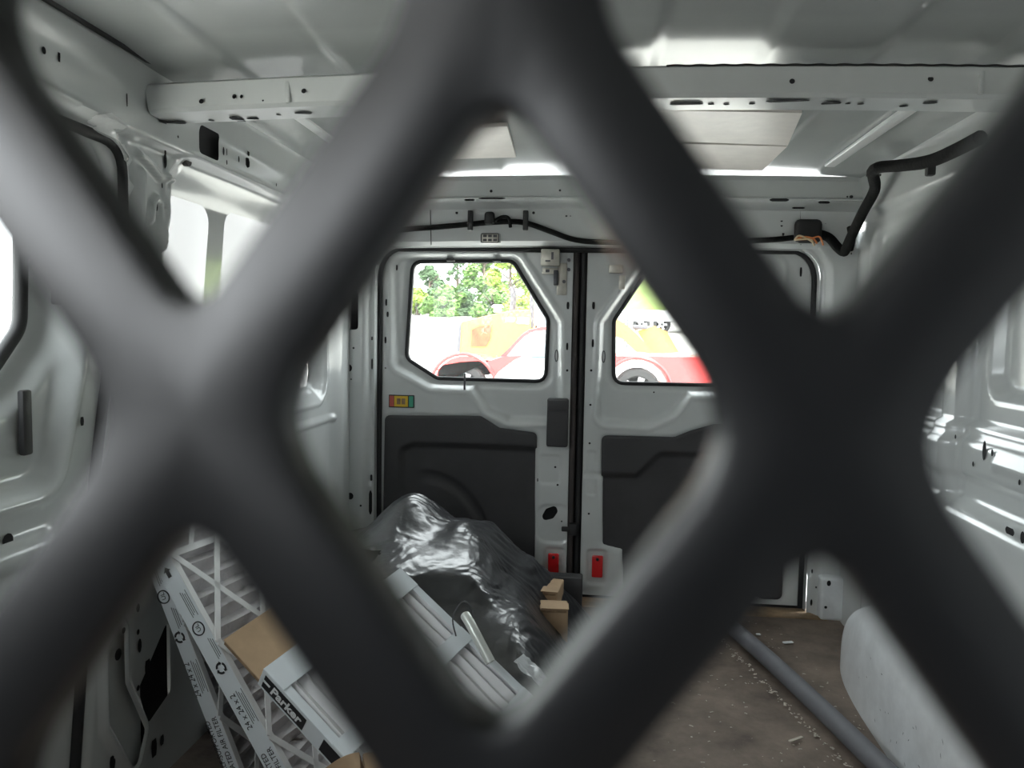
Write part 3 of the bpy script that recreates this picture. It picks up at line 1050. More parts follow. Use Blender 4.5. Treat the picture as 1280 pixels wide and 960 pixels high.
portal('sky_portal_windscreen', (-0.67, -1.65, 1.315), (PI / 2, 0, 0), 0.44, 0.46)
portal('sky_portal_cab', (-0.99, -0.92, 1.25), (0, -PI / 2, 0), 0.52, 1.2)

# ================================================================== MESH PARTITION
MY = 0.050                                   # plane of the partition in front of the lens
STR = 0.0077                                 # strand face width
THK = 0.0052                                 # strand depth
MB_ = MY + THK
cpt = on_y(629, 525, MB_)                    # centre of the opening the lens looks through
PX = (on_y(1008, 518, MB_) - on_y(280, 513, MB_)).length
PZ = (on_y(632, 1012, MB_) - on_y(615, 22, MB_)).length


def mesh_partition():
    v, f = [], []
    A, B = PX / 2, PZ / 2
    AH = 0.352 * PX
    hw = STR / 2
    Ln = math.hypot(A, B)

    def contour(ins, rad, na):
        """inner outline of one opening: diamond inset by ins with rounded tips, sampled at na fixed angles"""
        k = 1 - ins * Ln / (A * B)
        a, b = A * k, B * k
        kk = 1 - (ins + rad) * Ln / (A * B)
        a2, b2 = A * kk, B * kk
        pts = []
        for i in range(na):
            an = 2 * PI * i / na
            c, s = math.cos(an), math.sin(an)
            # march along the ray to the rounded diamond: |x|/a2+|y|/b2=1 grown by rad
            lo, hi = 0.0, max(a, b) * 1.2
            for _ in range(26):
                m = (lo + hi) / 2
                x, y = abs(m * c), abs(m * s)
                # distance to the diamond (first quadrant segment)
                ex, ey = -a2, b2
                t = max(0.0, min(1.0, ((x - a2) * ex + y * ey) / (ex * ex + ey * ey)))
                dx, dy = x - a2 - ex * t, y - ey * t
                d = math.hypot(dx, dy)
                inside = x / a2 + y / b2 < 1
                cut = AH + (hw - ins) - x
                rc = 0.0020
                if inside:
                    d = -min(abs((1 - x / a2 - y / b2) * a2 * b2 / math.hypot(a2, b2)), 1.0)
                # round the blunt corner where the side cut meets the strand edge
                p1, p2 = d - rad + rc, -cut + rc
                e = math.hypot(max(p1, 0), max(p2, 0)) + min(max(p1, p2), 0) - rc
                if e < 0:
                    lo = m
                else:
                    hi = m
            pts.append((lo * c, lo * s))
        return pts

    def outer(na):
        pts = []
        for i in range(na):
            an = 2 * PI * i / na
            c, s = math.cos(an), math.sin(an)
            r = 1 / (abs(c) / A + abs(s) / B)
            pts.append((r * c, r * s))
        return pts
    fine = [(hw - 0.0007, 0.0), (hw - 0.0002, 0.0002), (hw, 0.0008), (hw, THK - 0.001), (hw - 0.0010, THK)]
    coarse = [(hw, 0.0), (hw, THK)]
    cache = {}
    for key, prof, na in (('f', fine, 72), ('c', coarse, 16)):
        rings = [(outer(na), 0.0)] + [(contour(ins, 0.0020 + (hw - ins), na), dp) for ins, dp in prof] + [(outer(na), THK)]
        cache[key] = (rings, na)
    nxc = int(0.95 / PX) + 1
    nzc = int(1.1 / PZ) + 1
    for i in range(-2 * nxc, 2 * nxc + 1):
        for j in range(-2 * nzc, 2 * nzc + 1):
            if (i + j) % 2:
                continue
            cx, cz = cpt.x + i * A, cpt.z + j * B
            if not (-0.83 < cx < 0.80 and ZF + 0.04 < cz < 1.44):
                continue
            near = abs(cx) < 0.12 and abs(cz - 1.04) < 0.12
            rings, na = cache['f' if near else 'c']
            base = len(v)
            tw = 0.0
            for pts, dp in rings:
                for (x, z) in pts:
                    v.append((cx + x, MY + dp, cz + z))
            R = len(rings)
            for r in range(R - 1):
                for k in range(na):
                    a, b = base + r * na + k, base + r * na + (k + 1) % na
                    f.append((a, b, b + na, a + na))
    return v, f


part = empty('mesh_partition', (0, MY, ZF))
tag(part, 'black expanded-metal mesh partition, large blurred diamonds right before the lens', 'partition', kind='thing')
v, f = mesh_partition()
mo = pydata('expanded_mesh', v, f, M['meshp'], part, True, 40)
for nm, c, s in (('top_rail', (-0.015, MY + 0.004, 1.455), (1.66, 0.03, 0.04)), ('bottom_rail', (-0.015, MY + 0.004, ZF + 0.018), (1.66, 0.03, 0.04)),
                 ('side_rail', (-0.84, MY + 0.004, 0.76), (0.03, 0.03, 1.36)), ('side_rail', (0.81, MY + 0.004, 0.76), (0.03, 0.03, 1.36))):
    rbox(nm, c, s, M['meshp'], part, 0.004)

# ================================================================== AIR FILTERS


def unit(a):
    return Vector(a).normalized()


def make_filter(label, P0, U, Wd, L1, L2, th, pleat_along, straps, mats, lip=0.014, pleat_pitch=0.022, depth=0.030):
    """P0 corner on the face, U along the lettered edge, Wd across the face; face normal n = U x Wd"""
    u = unit(U)
    n = u.cross(unit(Wd)).normalized()
    w = n.cross(u)
    n = u.cross(w)
    root = empty('air_filter', P0)
    tag(root, label, 'air filter', 'pleated air filters piled on the floor')
    mp = lambda s, t, h: P0 + u * s + w * t + n * h
    fm, sm, pm = mats
    # four frame sides: L-shaped channel, each a board of its own with a lip over the media
    def side(a0, a1, b0, b1, lipdir):
        rbx = []
        cx, cy = (a0 + a1) / 2, (b0 + b1) / 2
        m4 = frame_m(P0, u, w, n)
        return rbox('frame_side', (cx, cy, -th / 2), (a1 - a0, b1 - b0, th), fm, root, 0.0015, 1, m4)
    e = 0.003
    s1 = side(0, L1, 0, e, 1)
    side(0, L1, L2 - e, L2, 1)
    side(0, e, e, L2 - e, 1)
    side(L1 - e, L1, e, L2 - e, 1)
    m4 = frame_m(P0, u, w, n)
    for (a0, a1, b0, b1) in ((0, L1, 0, lip), (0, L1, L2 - lip, L2), (0, lip, lip, L2 - lip), (L1 - lip, L1, lip, L2 - lip)):
        rbox('frame_lip', ((a0 + a1) / 2, (b0 + b1) / 2, -0.0008), (a1 - a0, b1 - b0, 0.0016), sm, root, 0.0004, 1, m4)
    # pleated media
    v, f = [], []
    if pleat_along == 'w':
        N = int(L1 / pleat_pitch)
        K = 14
        for i in range(2 * N + 1):
            s = e + (L1 - 2 * e) * i / (2 * N)
            for k in range(K + 1):
                t = e + (L2 - 2 * e) * k / K
                hgt = -0.005 if i % 2 == 0 else -0.005 - depth
                wob = 0.0035 * mnoise.noise(Vector((i * 0.7, k * 0.55, 1.0)))
                v.append(mp(s + wob * 1.2, t, hgt + wob))
    else:
        N = int(L2 / pleat_pitch)
        K = 14
        for i in range(2 * N + 1):
            t = e + (L2 - 2 * e) * i / (2 * N)
            for k in range(K + 1):
                s = e + (L1 - 2 * e) * k / K
                hgt = -0.004 if i % 2 == 0 else -0.004 - depth
                wob = 0.002 * mnoise.noise(Vector((i * 0.7, k * 0.55, 5.0)))
                v.append(mp(s, t + wob, hgt + wob))
    for i in range(2 * N):
        for k in range(K):
            a = i * (K + 1) + k
            f.append((a, a + 1, a + K + 2, a + K + 1))
    pydata('pleated_media', v, f, pm, root)
    # closed back
    rbox('back_board', (L1 / 2, L2 / 2, -th + 0.0015), (L1 - 0.008, L2 - 0.008, 0.002), fm, root, 0, 1, m4)
    for (s0, t0, s1_, t1, wd) in straps:
        a, b = mp(s0, t0, 0), mp(s1_, t1, 0)
        d = (b - a)
        ln = d.length
        d = d / ln
        rbox('strap', (ln / 2, 0, 0.0012), (ln, wd, 0.0022), sm, root, 0.0006, 1, frame_m(a, d, n.cross(d), n))
    return root, u, w, n, mp


def lattice(L1, L2, nu=3, nv=3, wd=0.013):
    st = []
    du, dv = L1 / nu, L2 / nv
    for i in range(nu):
        for j in range(nv):
            st.append((i * du, j * dv, (i + 1) * du, (j + 1) * dv, wd))
            st.append(((i + 1) * du, j * dv, i * du, (j + 1) * dv, wd))
    return st


FM = (M['fframe'], M['flat'], M['pleat'])
# filter leaning on the left wall: P0 upper front corner
A0 = Vector((-0.810, 1.385, 0.599))
A1 = Vector((-0.476, 1.315, 0.107))
A2 = Vector((-0.715, 1.977, 0.580))
fa, ua, wa, na_, mpa = make_filter('upper pleated air filter leaning on the left wall, cardboard lattice over its face', A0, A1 - A0, A2 - A0, 0.60, 0.60, 0.044, 'w', lattice(0.60, 0.60, 3, 4, 0.014), FM, pleat_pitch=0.034, depth=0.022)


def edge_text(root, P0, u, w, n, th, items, up_sign=-1):
    """lettering on the edge face whose outward normal is -w; up_sign -1: reads against u with tops towards -n"""
    for kind, s, q, size, body, mm in items:
        # s along u, q depth from the face (0..th)
        if up_sign < 0:
            x, y = -u, -n
        else:
            x, y = u, n
        o = P0 + u * s - n * q - w * 0.0006
        m4 = frame_m(o, x, y, x.cross(y))
        if kind == 'text':
            text_mesh('lettering', body, size, m4, mm, root, bold=0.0, xs=0.92)
        elif kind == 'recycle':
            v, f = [], []
            for k in range(3):
                a0 = PI / 2 + k * 2 * PI / 3
                pts = []
                for t in np.linspace(0.12, 0.80, 6):
                    an = a0 - t * 2 * PI / 3
                    pts.append((an, size * 0.38, size * 0.60))
                b = len(v)
                for an, r0, r1 in pts:
                    v += [m4 @ Vector((r0 * math.cos(an), r0 * math.sin(an), 0.0002)), m4 @ Vector((r1 * math.cos(an), r1 * math.sin(an), 0.0002))]
                for i in range(5):
                    f.append((b + 2 * i, b + 2 * i + 1, b + 2 * i + 3, b + 2 * i + 2))
                an = pts[-1][0]
                b = len(v)
                v += [m4 @ Vector((size * 0.26 * math.cos(an), size * 0.26 * math.sin(an), 0.0002)), m4 @ Vector((size * 0.74 * math.cos(an), size * 0.74 * math.sin(an), 0.0002)),
                      m4 @ Vector((size * 0.5 * math.cos(an - 0.5), size * 0.5 * math.sin(an - 0.5), 0.0002))]
                f.append((b, b + 1, b + 2))
            pydata('recycling_mark', v, f, mm, root)
        elif kind == 'ring':
            pts = [m4 @ Vector((size * 0.5 * math.cos(a), size * 0.5 * math.sin(a), 0)) for a in np.linspace(0, 2 * PI, 24, endpoint=False)]
            tube('approval_mark', pts, size * 0.05, mm, root, 5, closed=True)
            text_mesh('lettering', 'UL', size * 0.5, m4 @ Matrix.Translation((-size * 0.24, -size * 0.16, 0)), mm, root)
        elif kind == 'arrow':
            v = [(-1, -.45), (.3, -.45), (.3, -.9), (1.2, 0), (.3, .9), (.3, .45), (-1, .45)]
            prism('airflow_arrow', [(a * size * 0.5, b * size * 0.5) for a, b in v], lambda a, b, h: m4 @ Vector((a, b, h)), 0, 0.0003, mm, root)
        elif kind == 'fine':
            for r in range(body):
                rbox('fine_print', (size * 0.5, -r * 0.0042, 0.0002), (size * (1 - 0.12 * (r % 3)), 0.0014, 0.0003), mm, root, 0, 1, m4, False)


ITEMS = lambda d: [
    ('arrow', 0.035 + d, 0.022, 0.020, None, M['ink']),
    ('fine', 0.135 + d, 0.020, 0.055, 4, M['inkgrey']),
    ('ring', 0.158 + d, 0.022, 0.026, None, M['ink']),
    ('fine', 0.228 + d, 0.014, 0.045, 3, M['inkgrey']),
    ('recycle', 0.245 + d, 0.020, 0.020, None, M['ink']),
    ('text', 0.372 + d, 0.022, 0.0175, '24 x 24 x 2', M['ink']),
    ('fine', 0.366 + d, 0.016, 0.07, 4, M['inkgrey']),
    ('text', 0.535 + d, 0.026, 0.0160, 'SELF-SUPPORTED', M['ink']),
    ('text', 0.550 + d, 0.008, 0.0160, 'PLEATED AIR FILTER', M['ink']),
]
edge_text(fa, A0, ua, wa, na_, 0.044, ITEMS(0.0))

B0 = Vector((-0.874, 1.425, 0.630))
B1 = Vector((-0.650, 1.410, 0.080))
B2 = B0 + Vector((0.06, 0.60, -0.0))
fb, ub, wb, nb_, mpb = make_filter('lower pleated air filter trapped between the left wall and the other leaning filter', B0, B1 - B0, B2 - B0, 0.60, 0.60, 0.034, 'w', lattice(0.60, 0.60, 3, 4, 0.014), FM, pleat_pitch=0.034, depth=0.022)
edge_text(fb, B0, ub, wb, nb_, 0.034, ITEMS(-0.02))

# narrow filter with the printed brand, one end on the floor, the other on the leaning filter
C0 = on_y(329, 836, 1.28)
CN = Vector((0.425, -0.460, 0.780)).normalized()


def on_plane(px, py, P, n):
    d = ray(px, py)
    return CAM + d * ((P - CAM).dot(n) / d.dot(n))


C1 = on_plane(400, 914, C0, CN)
C2 = on_plane(490, 714, C0, CN)
LC2 = (C2 - C0).length * 1.06
cstraps = [(0.20, 0.0, 0.20, LC2, 0.035), (0.375, 0.0, 0.375, LC2, 0.035), (0.03, 0, 0.03, LC2, 0.05)]
fc, uc, wc, nc_, mpc = make_filter('narrow white pleated filter with the printed black logo panel and cross bands', C0, C1 - C0, C2 - C0, 0.57, LC2, 0.052, 'u', cstraps, (M['fframe'], M['fframe'], M['mediac']), lip=0.017, pleat_pitch=0.024, depth=0.012)
# logo: black panel with white slanted lettering and a short bar
lo4 = frame_m(C0 + uc * 0.010 - nc_ * 0.047 - wc * 0.0006, uc, nc_, uc.cross(nc_))
lp = rbox('logo_panel', (0.055, 0.021, 0.0), (0.110, 0.036, 0.0006), M['ink'], fc, 0, 1, lo4, False)
text_mesh('logo_lettering', 'Parker', 0.033, lo4 @ Matrix.Translation((0.021, 0.0105, 0.0006)), M['white'], lp, bold=0.0010, shear=0.18, xs=0.88)
prism('logo_bar', [(0.0, 0.020), (0.017, 0.020), (0.018, 0.0255), (0.0, 0.0255)], lambda a, b, h: lo4 @ Vector((a, b, h)), 0.0003, 0.0010, M['white'], lp)
rbox('print_panel', (0.205, 0.021, 0.0), (0.10, 0.036, 0.0006), M['ink'], fc, 0, 1, lo4, False)

# cardboard below the narrow filter: flat sheet poking out, carton carrying it
cs = empty('cardboard_sheet', C0)
tag(cs, 'folded brown cardboard poking out from under the narrow filter', 'cardboard')
m4 = frame_m(C0 - nc_ * 0.0535, uc, wc, nc_)
rbox('face_board', (0.065, LC2 / 2, -0.003), (0.35, LC2 - 0.02, 0.003), M['card'], cs, 0.001, 1, m4)
rbox('flute_layer', (0.068, LC2 / 2, -0.010), (0.35, LC2 - 0.022, 0.010), M['cardedge'], cs, 0.001, 1, m4)
# curled kraft strip over the edge of the narrow filter
v, f = [], []
path = [mpc(0.215, -0.030, -0.045), mpc(0.222, -0.026, -0.010), mpc(0.235, -0.006, 0.012), mpc(0.262, 0.025, 0.016), mpc(0.30, 0.035, 0.010), mpc(0.38, 0.020, 0.008), mpc(0.46, 0.01, 0.006)]
pth = smooth_path(path, 6)
for i, p in enumerate(pth):
    t = (pth[min(i + 1, len(pth) - 1)] - pth[max(i - 1, 0)]).normalized()
    sdir = (uc * 0.4 + wc).normalized() if i > 14 else (uc + wc * 0.35).normalized()
    sdir = (sdir - t * sdir.dot(t)).normalized()
    nn = t.cross(sdir)
    for k in (-1, 1):
        v.append(p + sdir * 0.020 * k + nn * 0.0006)
        v.append(p + sdir * 0.020 * k - nn * 0.0006)
for i in range(len(pth) - 1):
    b = i * 4
    f += [(b, b + 2, b + 6, b + 4), (b + 1, b + 5, b + 7, b + 3), (b, b + 4, b + 5, b + 1), (b + 2, b + 3, b + 7, b + 6)]
ks = pydata('kraft_paper_strip', v, f, M['card'], None, True, 40)
tag(ks, 'curled strip of brown kraft paper hanging over the narrow filter', 'paper')

# ================================================================== BLACK BAG OVER THE PILE


def tri(x):
    return np.abs((x % 1.0) - 0.5) * 2


def crumple(X, Y, sc, seed, n=7):
    r = np.random.default_rng(seed)
    out = np.zeros_like(X)
    a = 1.0
    wx = 0.03 * np.sin(Y * 17 + 1.3) + 0.02 * np.sin(X * 23 + Y * 9)
    wy = 0.03 * np.sin(X * 15 + 0.6) + 0.02 * np.sin(Y * 27 - X * 11)
    for i in range(n):
        th = r.uniform(0, PI)
        k = sc * r.uniform(0.7, 1.8) * (1.22 ** i)
        out += a * (tri((X + wx) * math.cos(th) * k + (Y + wy) * math.sin(th) * k + r.uniform(0, 1)) - 0.5)
        a *= 0.78
    return out


nu, nv = 170, 220
bx0, bx1, by0, by1 = -0.86, 0.03, 1.60, 2.58
U, V = np.meshgrid(np.linspace(bx0, bx1, nu), np.linspace(by0, by1, nv), indexing='ij')
cr = crumple(U, V, 3.6, 3, 6)
cr2 = crumple(U, V, 14.0, 9, 5)
crest = 1.93 + 0.10 * (U + 0.5) + 0.02 * np.sin(U * 14)          # front edge of the flat top
top = 0.415 + 0.10 * np.exp(-((U + 0.555) / 0.10) ** 2 - ((V - 2.34) / 0.16) ** 2) + 0.055 * np.exp(-((U + 0.36) / 0.07) ** 2 - ((V - 2.22) / 0.12) ** 2) - 0.07 * sst(-U, 0.62, 0.86)
top = top - 0.10 * sst(U, -0.33, -0.20) * 1.0
front = 0.415 - (crest - V) * 0.55 - 0.05 * sst(crest - V, 0.0, 0.05)
right = 0.43 - (U + 0.29) * 1.22 - 0.03 * np.sin(V * 9)
back = 0.46 - (V - 2.46) * 4.5
left = 0.45 - (-0.80 - U) * 4.0
k_ = 40.0
Z = -np.log(np.exp(-k_ * top) + np.exp(-k_ * front) + np.exp(-k_ * right) + np.exp(-k_ * back) + np.exp(-k_ * left)) / k_
amp = 0.012 + 0.006 * np.sin(U * 7)
Z = Z + amp * cr * (0.46 + 0.5 * sst(crest - V, 0.0, 0.06)) + 0.0009 * cr2
# folds gathered towards the crest
Z = Z + 0.008 * tri(U * 6 + 0.5 * np.sin(V * 6) + 0.8 * V) * sst(crest - V, 0.02, 0.10)
Z = np.maximum(Z, ZF + 0.004)
co = np.stack([U + 0.003 * cr2, V + 0.008 * cr, Z], -1).reshape(-1, 3)
idx = np.arange(nu * nv).reshape(nu, nv)
q = np.stack([idx[:-1, :-1], idx[1:, :-1], idx[1:, 1:], idx[:-1, 1:]], -1).reshape(-1, 4)
zq = co[:, 2][q].max(1)
q = q[zq > ZF + 0.006]
pn = na_
dist = (co - np.array(A0)) @ np.array(pn)
behind = (dist[q].min(1) < 0.012) & (co[:, 1][q].min(1) < 2.06)
q = q[~behind]
bag = pydata('plastic_bag', co.tolist(), q.tolist(), M['bag'], None, True, 28)
tag(bag, 'crumpled glossy black plastic bag draped over the heap by the rear door', 'plastic bag')

# things poking out beside the bag
pl = rbox('grey_board', (-0.175, 2.60, ZF + 0.075), (0.32, 0.06, 0.13), M['trimp'], None, 0.006)
tag(pl, 'dark grey board lying behind the bag below the red reflector', 'board')
for (px, py, y, sx_, sy_, sz_, rz, lab, nm) in (
        (676, 738, 2.42, 0.13, 0.14, 0.07, -0.1, 'small torn brown carton behind the black bag', 'a'),
        (692, 764, 2.26, 0.085, 0.08, 0.10, 0.05, 'brown carton flap standing at the edge of the black bag', 'b')):
    p = on_y(px, py, y)
    e = empty('cardboard_box', (p.x, p.y, ZF))
    tag(e, lab, 'box')
    m4 = Matrix.Translation((p.x, p.y, ZF)) @ Matrix.Rotation(rz, 4, 'Z')
    top_ = p.z + 0.02 - ZF
    rbox('box_body', (0, 0, top_ / 2), (sx_, sy_, top_), M['card'], e, 0.003, 1, m4)
    rbox('box_flap', (0.004, -sy_ / 2 + 0.02, top_ + 0.003), (sx_ * 0.96, 0.05, 0.003), M['card'], e, 0.001, 1, m4)
    rbox('torn_edge', (0, -sy_ / 2 - 0.001, top_ - 0.006), (sx_ * 0.9, 0.003, 0.006), M['cardedge'], e, 0.001, 1, m4)

# bent aluminium tube lying over the narrow filter
ta, tb = on_plane(613, 828, C0 + nc_ * 0.02, CN), on_plane(587, 778, C0 + nc_ * 0.035, CN)
tc_ = tb + (tb - ta) * 0.25 + Vector((0, 0.01, -0.01))
pth = [ta, ta.lerp(tb, 0.5), tb, tc_]
v, f = tube_data(pth, 0.0105, 16, False, False)
v2, f2 = tube_data(pth, 0.0088, 16, False, False)
nb = len(v)
f = f + [tuple(nb + i for i in reversed(q_)) for q_ in f2] + [(k, (k + 1) % 16, nb + (k + 1) % 16, nb + k) for k in range(16)]
ct = pydata('metal_tube', v + v2, f, M['conduit'], None, True, 50)
tag(ct, 'short hollow metal tube lying across the edge of the narrow filter', 'tube')
# loose wire loop next to the tube
lw = tube('wire_loop', smooth_path([on_plane(570, 795, C0 + nc_ * 0.02, CN), on_plane(566, 772, C0 + nc_ * 0.05, CN), on_plane(578, 752, C0 + nc_ * 0.08, CN), on_plane(590, 760, C0 + nc_ * 0.06, CN), on_plane(592, 778, C0 + nc_ * 0.03, CN)], 6), 0.0016, M['steel'], None, 6)
tag(lw, 'thin dark wire loop standing up beside the metal tube', 'wire')
# crinkled clear wrap beyond the narrow filter
v, f = [], []
c0 = on_plane(665, 838, C0 - nc_ * 0.03, CN)
for i in range(14):
    for j in range(14):
        p = c0 + uc * (i - 5) * 0.008 + wc * (j - 3) * 0.006
        v.append(p + nc_ * (0.010 * mnoise.noise(p * 38) + 0.006 * mnoise.noise(p * 90)) - nc_ * 0.004 * j)
for i in range(13):
    for j in range(13):
        a = i * 14 + j
        f.append((a, a + 14, a + 15, a + 1))
cw = pydata('plastic_wrap', v, f, M['clear'], None, True, 30)
tag(cw, 'crinkled pale plastic wrap tucked at the far edge of the narrow filter', 'plastic wrap')

# ================================================================== FLOOR ITEMS ON THE RIGHT
h0, h1 = on_z(908, 776, ZF + 0.03), on_z(1116, 970, ZF + 0.03)
hd_ = (h1 - h0).normalized()
hp_ = [h0 - hd_ * 0.35, h0, h0.lerp(h1, 0.35) + Vector((0.008, 0, 0)), h0.lerp(h1, 0.7) + Vector((0.006, 0, 0)), h1, h1 + hd_ * 0.30]
for p in hp_:
    p.z = ZF + 0.026
hs_ = tube('foam_hose', smooth_path(hp_, 8), 0.025, M['hose'], None, 18)
tag(hs_, 'long grey hose lying along the floor next to the wheel arch', 'hose')

v, f = [], []
for k in range(520):
    x, y = random.uniform(0.05, 0.70), random.uniform(1.3, 2.66)
    if k % 3 == 0:
        t = random.random()
        p = h0.lerp(h1, t) + Vector((-0.042 - abs(random.gauss(0, 0.010)), random.gauss(0, 0.01), 0))
        x, y = p.x, p.y
    tt = max(0.0, min(1.0, (Vector((x, y, h0.z)) - h0).dot(h1 - h0) / (h1 - h0).length_squared))
    if (Vector((x, y, h0.z)) - h0.lerp(h1, tt)).length < 0.036:
        continue
    s = random.uniform(0.0006, 0.0021) * (2.0 if k % 45 == 0 else 1)
    a = random.uniform(0, PI)
    b = len(v)
    el = random.uniform(1, 3)
    for (dx, dy, dz) in ((-1, -1, 0), (1, -1, 0), (1, 1, 0), (-1, 1, 0), (0, 0, 1.0)):
        X_, Y_ = dx * s * el, dy * s
        v.append((x + X_ * math.cos(a) - Y_ * math.sin(a), y + X_ * math.sin(a) + Y_ * math.cos(a), ZF + 0.0005 + dz * s))
    f += [(b, b + 1, b + 4), (b + 1, b + 2, b + 4), (b + 2, b + 3, b + 4), (b + 3, b, b + 4)]
db = pydata('debris', v, f, M['chip'])
tag(db, 'small wood chips and crumbs scattered over the brown floor', 'debris', kind='stuff')
for (px, py, l, w_, rz, lab) in ((985, 803, 0.034, 0.012, 0.3, 'flat white chip lying alone on the floor near the rear sill'), (995, 924, 0.045, 0.008, 0.6, 'pale wood splinter lying on the floor left of the hose'), (948, 793, 0.014, 0.010, 0.1, 'small white crumb on the floor by the hose end')):
    p = on_z(px, py, ZF + 0.003)
    c_ = rbox('wood_splinter' if l > 0.03 else 'paper_crumb', (0, 0, 0.003), (l, w_, 0.004), M['white'] if l < 0.04 else M['chip'], None, 0.001, 1, Matrix.Translation((p.x, p.y, ZF)) @ Matrix.Rotation(rz, 4, 'Z'))
    tag(c_, lab, 'litter')

# ================================================================== WIRING HARNESS
hn = empty('wiring_harness', on_header(613, 277))
tag(hn, 'black taped wiring harness clipped across the rear header and up the right corner', 'wiring harness')
pts = [on_header(px, py, 0.014) for px, py in ((470, 292), (505, 287), (545, 284), (590, 280), (612, 278), (640, 277), (662, 280), (690, 290), (720, 300), (760, 303), (830, 303), (900, 302), (960, 300), (992, 297))]
tube('main_loom', smooth_path(pts, 6), 0.0095, M['tape'], hn, 10)
for px in (588, 657):
    a, b = on_header(px, 264, 0.018), on_header(px, 287, 0.024)
    c = (a + b) / 2
    rbox('loom_clip', c, (0.018, 0.016, abs(a.z - b.z) + 0.008), M['rubber'], hn, 0.003)
c = on_header(612, 273, 0.02)
kn = rbox('loom_connector', c, (0.036, 0.025, 0.045), M['rubber'], hn, 0.012, 3)
tube('loom_tail', smooth_path([on_header(618, 276, 0.022), on_header(628, 271, 0.026), on_header(636, 273, 0.026), on_header(638, 284, 0.024)], 5), 0.006, M['tape'], hn, 8)
# plug block with orange and tan wires
c = on_header(1010, 289, 0.022)
pb = rbox('plug_block', c, (0.088, 0.040, 0.078), M['rubber'], hn, 0.022, 3)
for k, (mm, dx, dz) in enumerate(((M['tan'], -0.035, -0.018), (M['orange'], -0.02, -0.022), (M['tan'], -0.028, -0.030), (M['orange'], 0.0, -0.028))):
    tube('wire', smooth_path([c + Vector((-0.045, -0.012, -0.03)), c + Vector((dx, -0.028, dz)), c + Vector((dx + 0.03, -0.028, dz - 0.012 + 0.006 * k)), c + Vector((dx + 0.045, -0.02, dz - 0.02))], 5), 0.003, mm, pb, 6)
side = [on_header(1022, 292, 0.014), on_header(1036, 297, 0.02), on_y(1047, 309, 2.655), on_y(1056, 315, 2.645), on_y(1072, 309, 2.62), on_y(1084, 293, 2.57), on_y(1091, 265, 2.48), on_y(1093, 238, 2.37),
        on_y(1092, 222, 2.28), on_y(1091, 214, 2.22), on_y(1100, 209, 2.16), on_y(1125, 207, 2.08), on_y(1160, 202, 1.95), on_y(1190, 190, 1.84), on_y(1225, 172, 1.72)]
for p_ in side:
    p_.x = min(p_.x, 0.812)
tube('corner_loom', smooth_path(side, 6), 0.0155, M['tape'], hn, 12)
tube('loom_branch', smooth_path([on_y(1062, 312, 2.645), on_y(1065, 298, 2.66), on_y(1063, 284, 2.675)], 5), 0.012, M['tape'], hn, 10)
rbox('cable_tie', on_y(1092, 219, 2.26), (0.038, 0.010, 0.006), M['ink'], hn, 0.001)
rbox('loom_clip', on_y(1163, 212, 1.95), (0.02, 0.02, 0.03), M['rubber'], hn, 0.004)

# ================================================================== OUTDOORS
SL = 0.030


def gz(y):
    return -0.66 + SL * max(0.0, y - 3) + 0.030 * max(0.0, y - 22)


def ground_z(V):
    return -0.66 + SL * np.maximum(0, V - 3) + 0.030 * np.maximum(0, V - 22)


gd = sheet('ground', -90, 90, -60, 95, 2.5, lambda U, V: ground_z(V), None, lambda u, v, h: (u, v, h), M['gravel'])
tag(gd, 'pale sunlit gravel lot outside the van', 'ground', kind='structure')


def at(px, py, y):
    return on_y(px, py, y)


def wheel(root, x, y, z, r, wd, ax='Y'):
    v, f = [], []
    prof = [(0.0, 0.55), (0.30, 0.52), (0.55, 0.50), (0.62, 0.42), (0.66, 0.52), (0.90, 0.55), (1.0, 0.35), (1.0, -0.35), (0.9, -0.55), (0.3, -0.5)]
    n = 28
    tv, tf = [], []
    for k in range(n):
        a = 2 * PI * k / n
        for (pr, pw) in prof[3:]:
            q_ = Vector((math.cos(a) * pr * r, -pw * wd, math.sin(a) * pr * r))
            if ax == 'X':
                q_ = Vector((q_.y, q_.x, q_.z))
            tv.append(Vector((x, y, z)) + q_)
    m_ = len(prof) - 3
    for k in range(n):
        for j in range(m_ - 1):
            tf.append((k * m_ + j, ((k + 1) % n) * m_ + j, ((k + 1) % n) * m_ + j + 1, k * m_ + j + 1))
    t = pydata('tyre', tv, tf, M['tyre'], root, True, 40)
    for k in range(5):
        a = 2 * PI * k / 5
        d = Vector((math.cos(a), 0, math.sin(a)))
        s = Vector((-math.sin(a), 0, math.cos(a)))
        if ax == 'X':
            d, s = Vector((0, d.x, d.z)), Vector((0, s.x, s.z))
        off = Vector((0, -0.42 * wd, 0)) if ax == 'Y' else Vector((-0.42 * wd, 0, 0))
        c = Vector((x, y, z)) + off
        pv = [c + d * 0.0 * r - s * 0.10 * r, c + d * 0.6 * r - s * 0.14 * r, c + d * 0.6 * r + s * 0.14 * r, c + s * 0.10 * r]
        pv += [p - off * 0.25 for p in pv]
        pydata('wheel_spoke', pv, [(0, 1, 2, 3), (7, 6, 5, 4), (0, 4, 5, 1), (1, 5, 6, 2), (2, 6, 7, 3), (3, 7, 4, 0)], M['wheel'], t)


